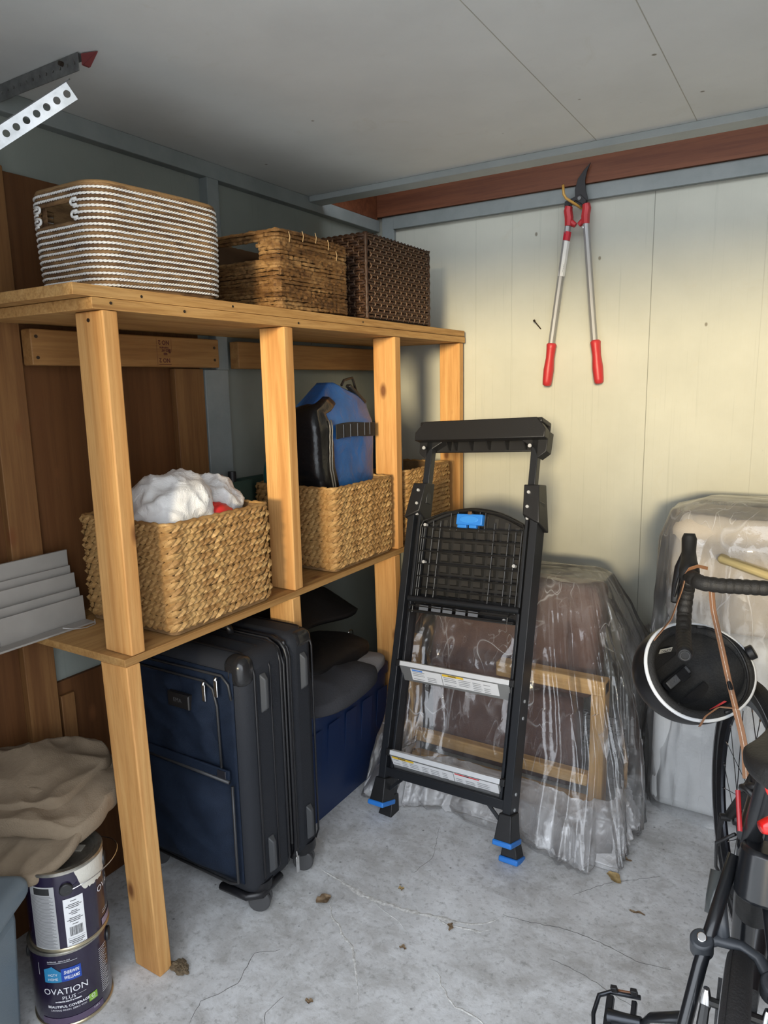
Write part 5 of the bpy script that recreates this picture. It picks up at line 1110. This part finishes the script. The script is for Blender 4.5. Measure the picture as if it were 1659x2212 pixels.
    def saddle(u, v):
        a = 2*PI*u; x = (v*2-1); Lx = .135*x; wv = .070-.052*max(0, (x+.35)/1.35)**.75 if x > -.35 else .070*math.sqrt(max(.02, 1-((-.35-x)/.65)**2.4))
        if x > .93: wv *= math.sqrt(max(.01, 1-((x-.93)/.07)**2))
        ca, sa = math.cos(a), math.sin(a); hh = .020 if sa > 0 else .024
        return sc_+f0*Lx+r0*(wv*(abs(ca)**.8)*(1 if ca > 0 else -1))+up*(hh*(abs(sa)**.7)*(1 if sa > 0 else -1)+.012*x*x)
    sd.grid(saddle, 36, 30, True); sd.f += [tuple(range(36)), tuple(29*36+i for i in range(36))]
    obj('saddle', sd, mk('black_saddle_cover', (.010, .010, .010), .5, bsc=300, bstr=.2), t, smooth='all')
    obj('saddle_rail', MB().tube([sc_-f0*.09-up*.02+r0*.02, sc_-up*.045, sc_+f0*.09-up*.02], .004, 8), paint, t)
    # rear lights on the seat post
    rl = obj('rear_light', MB().tube([P(.135, .040, .903), P(.148, .040, .903)], [.030, .027], 28), refl, t, .004, label='round red rear reflector')
    obj('rear_light', MB().tube([P(.150, .012, .833), P(.160, .025, .835), P(.160, .05, .835), P(.150, .062, .833)], [.008, .0135, .0135, .008], 14), refl, t, smooth='all', label='oval red rear light')
    obj('seat_cluster', MB().tube([P(.21, .018, .69), P(.225, .020, .76)], [.035, .031], 20), paint, t, .006)
    obj('seat_bag', MB().tube([P(.30, .012, .60), P(.25, .018, .72)], [.028, .030], 20), mk('dull_black_bag', (.012, .012, .012), .6, bsc=40, bstr=.4), t, .008)
    obj('red_decal', MB().tube([P(.232, -.013, .770), P(.262, -.020, .815)], .0035, 8), mk('red_frame_decal', (.3, .015, .02), .4), t)
    for k in range(4):
        z0_ = .805+.009*k; obj('cable_lock_coil', MB().tube([P(.29+.02*math.cos(a), .004+.012*k*.4+.020*math.sin(a), z0_+.008*math.sin(a*2+k)) for a in [2*PI*i/18 for i in range(18)]], .0052, 8, closed=True), mk('black_lock_cable', (.014, .013, .013), .4), t, smooth='all')
    obj('brake_cable', MB().tube([P(.27, -.02, .74), P(.30, -.045, .70), P(.33, -.045, .64), P(.345, -.02, .58)], .0028, 6), black_pl, t, smooth='all')
    # crank and platform pedal (left side)
    cr_ = P(.41, -.075, .275); pc = V((-.255, 1.215, .200))-O_
    obj('crank_arm', MB().tube([cr_, cr_.lerp(pc, .5), pc+r0*.045], [.014, .011, .010], 10, sq=.6), mk('black_alloy_crank', (.03, .032, .036), .3, .5), t, smooth='all')
    pt = M((r0, f0, up)).transposed().to_4x4(); RX = M.Translation(pc) @ pt @ M.Rotation(math.radians(-14), 4, 'Y') @ M.Rotation(.35, 4, 'X')
    pm = mk('worn_black_alloy', (.045, .048, .055), .28, .7)
    pd = thing('x', '', None); pd.name = 'pedal'; pd.parent = t; pd.matrix_local = RX
    obj('pedal_body', MB().tube([(-.012, 0, 0), (.018, 0, 0), (.052, 0, 0)], [.014, .0115, .010], 14).box((-.018, -.038, -.006), (-.004, .038, .006)).box((.030, -.036, -.005), (.040, .036, .005)), pm, pd, .002)
    obj('pedal_cage', MB().tube([(.045, .045, 0), (-.012, .046, 0), (-.034, .036, 0), (-.040, .0, 0), (-.034, -.036, 0), (-.012, -.046, 0), (.045, -.045, 0)], .0042, 8, sq=1.3), pm, pd, smooth='all')
    for s in (-1, 1):
        obj('pedal_reflector', MB().box((-.008, s*.049-.002, -.006), (.034, s*.049+.002, .006)), mk('amber_pedal_reflector', (.17, .07, .03), .35), pd, .001)
        for x in (-.002, .036): obj('pedal_pin', MB().box((x-.006, s*.046-.004, .006), (x+.006, s*.046+.004, .020)), black_pl, pd, .001)
    # handlebar
    ph2 = math.radians(13); f2 = V((-math.sin(ph2), math.cos(ph2), 0)); r2 = V((f2.y, -f2.x, 0))
    hc = V((-.012, 1.630, .972))-O_
    def H(f, r, z): return hc+f2*f+r2*r+up*z
    obj('stem', MB().tube([headt+up*.05, headt+up*.12, hc], [.019, .018, .017], 14), paint, t, smooth=True)
    obj('bar_centre', MB().tube([H(0, -.066, 0), H(0, .066, 0)], .0150, 14), paint, t, smooth=True)
    def wind(pts, n, r, nm='bar_tape'):
        Q = []; D = [V(p) for p in pts]; L = [0]
        for a, b in zip(D, D[1:]): L.append(L[-1]+(b-a).length)
        for i in range(n+1):
            d = L[-1]*i/n; k = 0
            while k < len(D)-2 and L[k+1] < d: k += 1
            Q.append(D[k].lerp(D[k+1], (d-L[k])/(L[k+1]-L[k])))
        for _ in range(3): Q = [Q[0]]+[(Q[i-1]+Q[i]*2+Q[i+1])/4 for i in range(1, n)]+[Q[-1]]
        return obj(nm, MB().tube(Q, [r+.0014*abs(math.sin(i*PI/7)) for i in range(n+1)], 16), tape, t, smooth='all')
    for s in (-1, 1):
        wind([H(0, s*.06, .0), H(-.002, s*.15, .0), H(.004, s*.185, .001), H(.030, s*.200, .004), H(.062, s*.204, .0)], 84, .0150)
        dr = wind([H(.058, s*.204, -.006), H(.082, s*.205, -.030), H(.088, s*.207, -.060), H(.070, s*.210, -.095), H(.028, s*.213, -.122), H(-.040, s*.216, -.130), H(-.075, s*.217, -.132)], 112, .0150)
        e = H(-.076, s*.217, -.132); d_ = (H(-.075, s*.217, -.132)-H(-.04, s*.216, -.130)).normalized()
        cp = obj('bar_end_plug', MB().tube([e-d_*.002, e+d_*.004], [.0155, .013], 20), black_pl, t, .001)
        obj('plug_ring', MB().tube([e+d_*.005+r2*(.009*math.cos(a))+up*(.009*math.sin(a)) for a in [2*PI*i/20 for i in range(20)]], .0012, 5, closed=True), mk('grey_plug_mark', (.05, .05, .05), .3), cp)
        hd = obj('brake_hood', MB().tube([H(.055, s*.204, -.004), H(.075, s*.204, .008), H(.105, s*.203, .020), H(.135, s*.202, .040), H(.150, s*.201, .066), H(.152, s*.201, .078)], [.019, .022, .018, .0155, .0165, .012], 16, sq=1.1), mk('black_rubber_hood', (.012, .012, .012), .5), t, smooth='all')
        obj('brake_lever', MB().tube([H(.140, s*.206, .030), H(.150, s*.214, -.005), H(.130, s*.222, -.045), H(.105, s*.228, -.075)], [.008, .010, .0085, .006], 10, sq=1.6), black_pl, hd, smooth='all')
        obj('shift_paddle', MB().tube([H(.125, s*.213, .010), H(.115, s*.222, -.030), H(.10, s*.230, -.060)], [.006, .009, .005], 8, sq=.5), black_pl, hd, smooth='all')
    obj('brake_cable', MB().tube([H(.02, .00, -.01), H(.10, -.01, .02), H(.12, .02, -.05), H(.09, .03, -.16), H(.06, .02, -.25)], .0026, 6), black_pl, t, smooth='all')
    return t, O_+H(.06, -.204, .0), O_, H, f2, r2, up
_, hoodpt, OB, HB, F2, R2, UP = bicycle()

# ------------------------------------------------ helmet hanging from the left hood
def helmet():
    c = V((-.205, 1.700, .735))
    zax = (V((.56, -.60, .55))).normalized(); xax = V((1, 0, .0)); xax = (xax-zax*xax.dot(zax)).normalized(); yax = zax.cross(xax)
    R = M((xax, yax, zax)).transposed(); R = R @ M.Rotation(math.radians(24), 3, 'Z')
    t = thing('bike_helmet', 'black bike helmet with white rim and tan straps hanging upside down from the bar', 'helmet', mat=M.Translation(c) @ R.to_4x4())
    a_, b_, d_ = .137, .114, .130
    sh_ = mk('black_helmet_shell', (.012, .012, .013), .3); foam = mk('black_helmet_foam', (.012, .012, .012), .75, col2=(.022, .022, .022), sc=200, bsc=260, bstr=.5)
    whi = mk('white_helmet_rim', (.72, .74, .76), .4); pad = mk('black_felt_pad', (.008, .008, .009), .95, bsc=200, bstr=.4); leather = mk('tan_leather_strap', (.24, .115, .055), .6, bsc=120, bstr=.3)
    def dome(a, b, d, n=60, m_=22, top=1., bul=0.):
        return MB().grid(lambda u, v: V((a*math.cos(2*PI*u)*math.sin(.02+(PI/2-.02)*v)*(1+.04*math.cos(2*PI*u))*(1+bul*math.sin(PI*v)), b*math.sin(2*PI*u)*math.sin(.02+(PI/2-.02)*v)*(1+bul*math.sin(PI*v)), -d*math.cos((PI/2)*v)*top)), n, m_, True)
    m = dome(a_, b_, d_, bul=.13); m.f.append(tuple(range(59, -1, -1))); obj('shell', m, sh_, t, smooth='all')
    m = dome(a_-.022, b_-.021, d_-.022); m.f.append(tuple(range(60))); obj('foam_liner', m, foam, t, smooth='all')
    def rimp(a, b, z, n=72): return [V((a*math.cos(q)*(1+.04*math.cos(q)), b*math.sin(q), z+.006*math.cos(2*q))) for q in [2*PI*i/n for i in range(n)]]
    obj('white_rim', MB().tube(rimp(a_-.002, b_-.002, .002), .0048, 8, closed=True), whi, t, smooth='all')
    obj('rim_foam', MB().tube(rimp(a_-.013, b_-.013, -.001), .0115, 10, closed=True), foam, t, smooth='all')
    for x, y, w_, l_, an in ((-.035, .045, .014, .10, .55), (0, 0, .013, .085, .55), (.035, -.045, .014, .09, .55)):
        rr = M.Rotation(an, 3, 'Z'); zc = -d_+.040+.35*(x*x+y*y)/.02*.1
        obj('pad', MB().cbox((x, y, zc), (l_, w_*2, .008), rr), pad, t, .006, seg=3)
    obj('brand_plate', MB().cbox((.0, .0, -d_+.049), (.075, .019, .005), M.Rotation(.55, 3, 'Z')), mk('grey_speckled_plate', (.13, .135, .14), .4, .3, bsc=300, bstr=.5), t, .006)
    obj('cross_strap', MB().cbox((.012, .004, -d_+.053), (.030, .026, .004), M.Rotation(.55, 3, 'Z')), pad, t, .002)
    stx = obj('safety_sticker', MB().cbox((-.030, .062, -.060), (.034, .014, .0012), M.Rotation(.15, 3, 'Z') @ M.Rotation(1.05, 3, 'X')), mk('silver_sticker', (.5, .5, .48), .4), t)
    tm = MB(); rr = M.Rotation(.15, 3, 'Z') @ M.Rotation(1.05, 3, 'X'); lay(tm, text('CPSC', .0115, bold=.0003), lambda x, y: V((-.030, .062, -.060))+rr @ V((-x, -y, .0010))); obj('sticker_text', tm, ink, stx)
    obj('red_tag', MB().add([(.040, -.078, -.020), (.062, -.070, -.014), (.030, -.088, -.030)], [(0, 1, 2)]) or MB().hexa([(.030, -.085, -.034), (.045, -.080, -.020), (.045, -.079, -.020), (.030, -.084, -.034), (.058, -.070, -.012), (.062, -.072, -.010), (.062, -.071, -.010), (.058, -.069, -.012)]), mk('red_cloth_tag', (.5, .03, .03), .7), t)
    for x, y in ((-.088, -.010), (-.045, -.075)): obj('hook_patch', MB().cbox((x, y, -.035), (.010, .016, .004), M.Rotation(.4, 3, 'Z')), mk('grey_velcro', (.06, .06, .06), .9), t)
    obj('fit_dial', MB().cyl((.127, .030, .018), (.139, .034, .030), .017, 20), black_pl, t, .003)
    obj('fit_band', MB().tube([V((.02+.10*math.sin(q), .10*math.cos(q), .012)) for q in [PI*i/16*.95 for i in range(17)]], .0035, 6), black_pl, t, smooth='all')
    # straps, in the helmet's own frame
    inv = (M.Translation(c) @ R.to_4x4()).inverted()
    def strap(pts, w_, side, name='strap', stitched=True):
        Q = [inv @ V(p) for p in pts]; n = 36; D = Q; L = [0]
        for a, b in zip(D, D[1:]): L.append(L[-1]+(b-a).length)
        W = []
        for i in range(n+1):
            d = L[-1]*i/n; k = 0
            while k < len(D)-2 and L[k+1] < d: k += 1
            W.append(D[k].lerp(D[k+1], (d-L[k])/(L[k+1]-L[k])))
        for _ in range(2): W = [W[0]]+[(W[i-1]+W[i]*2+W[i+1])/4 for i in range(1, n)]+[W[-1]]
        S_ = inv.to_3x3() @ V(side); m = MB(); m.add([W[i]+S_*(w_/2*k) for i in range(n+1) for k in (-1, 1)], [(2*i, 2*i+1, 2*i+3, 2*i+2) for i in range(n)])
        o = obj(name, m, leather, t, solid=.0016)
        if stitched:
            dn = inv.to_3x3() @ V((0, -1, .3)).normalized(); sm = MB()
            for i in range(0, n*3):
                p = W[i//3].lerp(W[min(n, i//3+1)], (i % 3)/3)+dn*.0016; q = p+(W[min(n, i//3+1)]-W[i//3])*.16; s2 = S_*.0007; sm.add([p-s2, p+s2, q+s2, q-s2], [(0, 1, 2, 3)])
            obj('stitching', sm, mk('white_stitching', (.85, .83, .78), .6), o)
        return o
    h = OB
    hp = h+HB(.060, -.200, .018)
    L1 = h+HB(.02, -.160, .0)
    strap([hp+V((-.012, -.012, -.018)), hp+V((-.016, -.018, -.045)), V((-.262, 1.665, .86)), V((-.303, 1.668, .795))], .009, (.3, -1, 0), stitched=False)
    strap([hp+V((-.012, -.020, -.012)), hp+V((-.004, -.022, .004)), hp+V((.014, -.018, .012)), hp+V((.032, -.006, .006))], .011, (.1, -.5, .7))
    strap([hp+V((.038, .0, -.015)), V((-.175, 1.655, .90)), V((-.150, 1.62, .83)), V((-.130, 1.60, .765)), V((-.112, 1.595, .705))], .013, (.9, -.35, .25))
    strap([V((-.112, 1.595, .705)), V((-.145, 1.60, .700)), V((-.172, 1.615, .665)), V((-.185, 1.64, .628))], .009, (.7, -.5, .5))
    strap([V((-.112, 1.595, .705)), V((-.098, 1.575, .670)), V((-.086, 1.56, .630)), V((-.080, 1.55, .575))], .015, (.95, -.2, .1))
    obj('buckle', MB().cbox(inv @ V((-.126, 1.596, .755)), (.008, .018, .006)), black_pl, t, .001)
helmet()
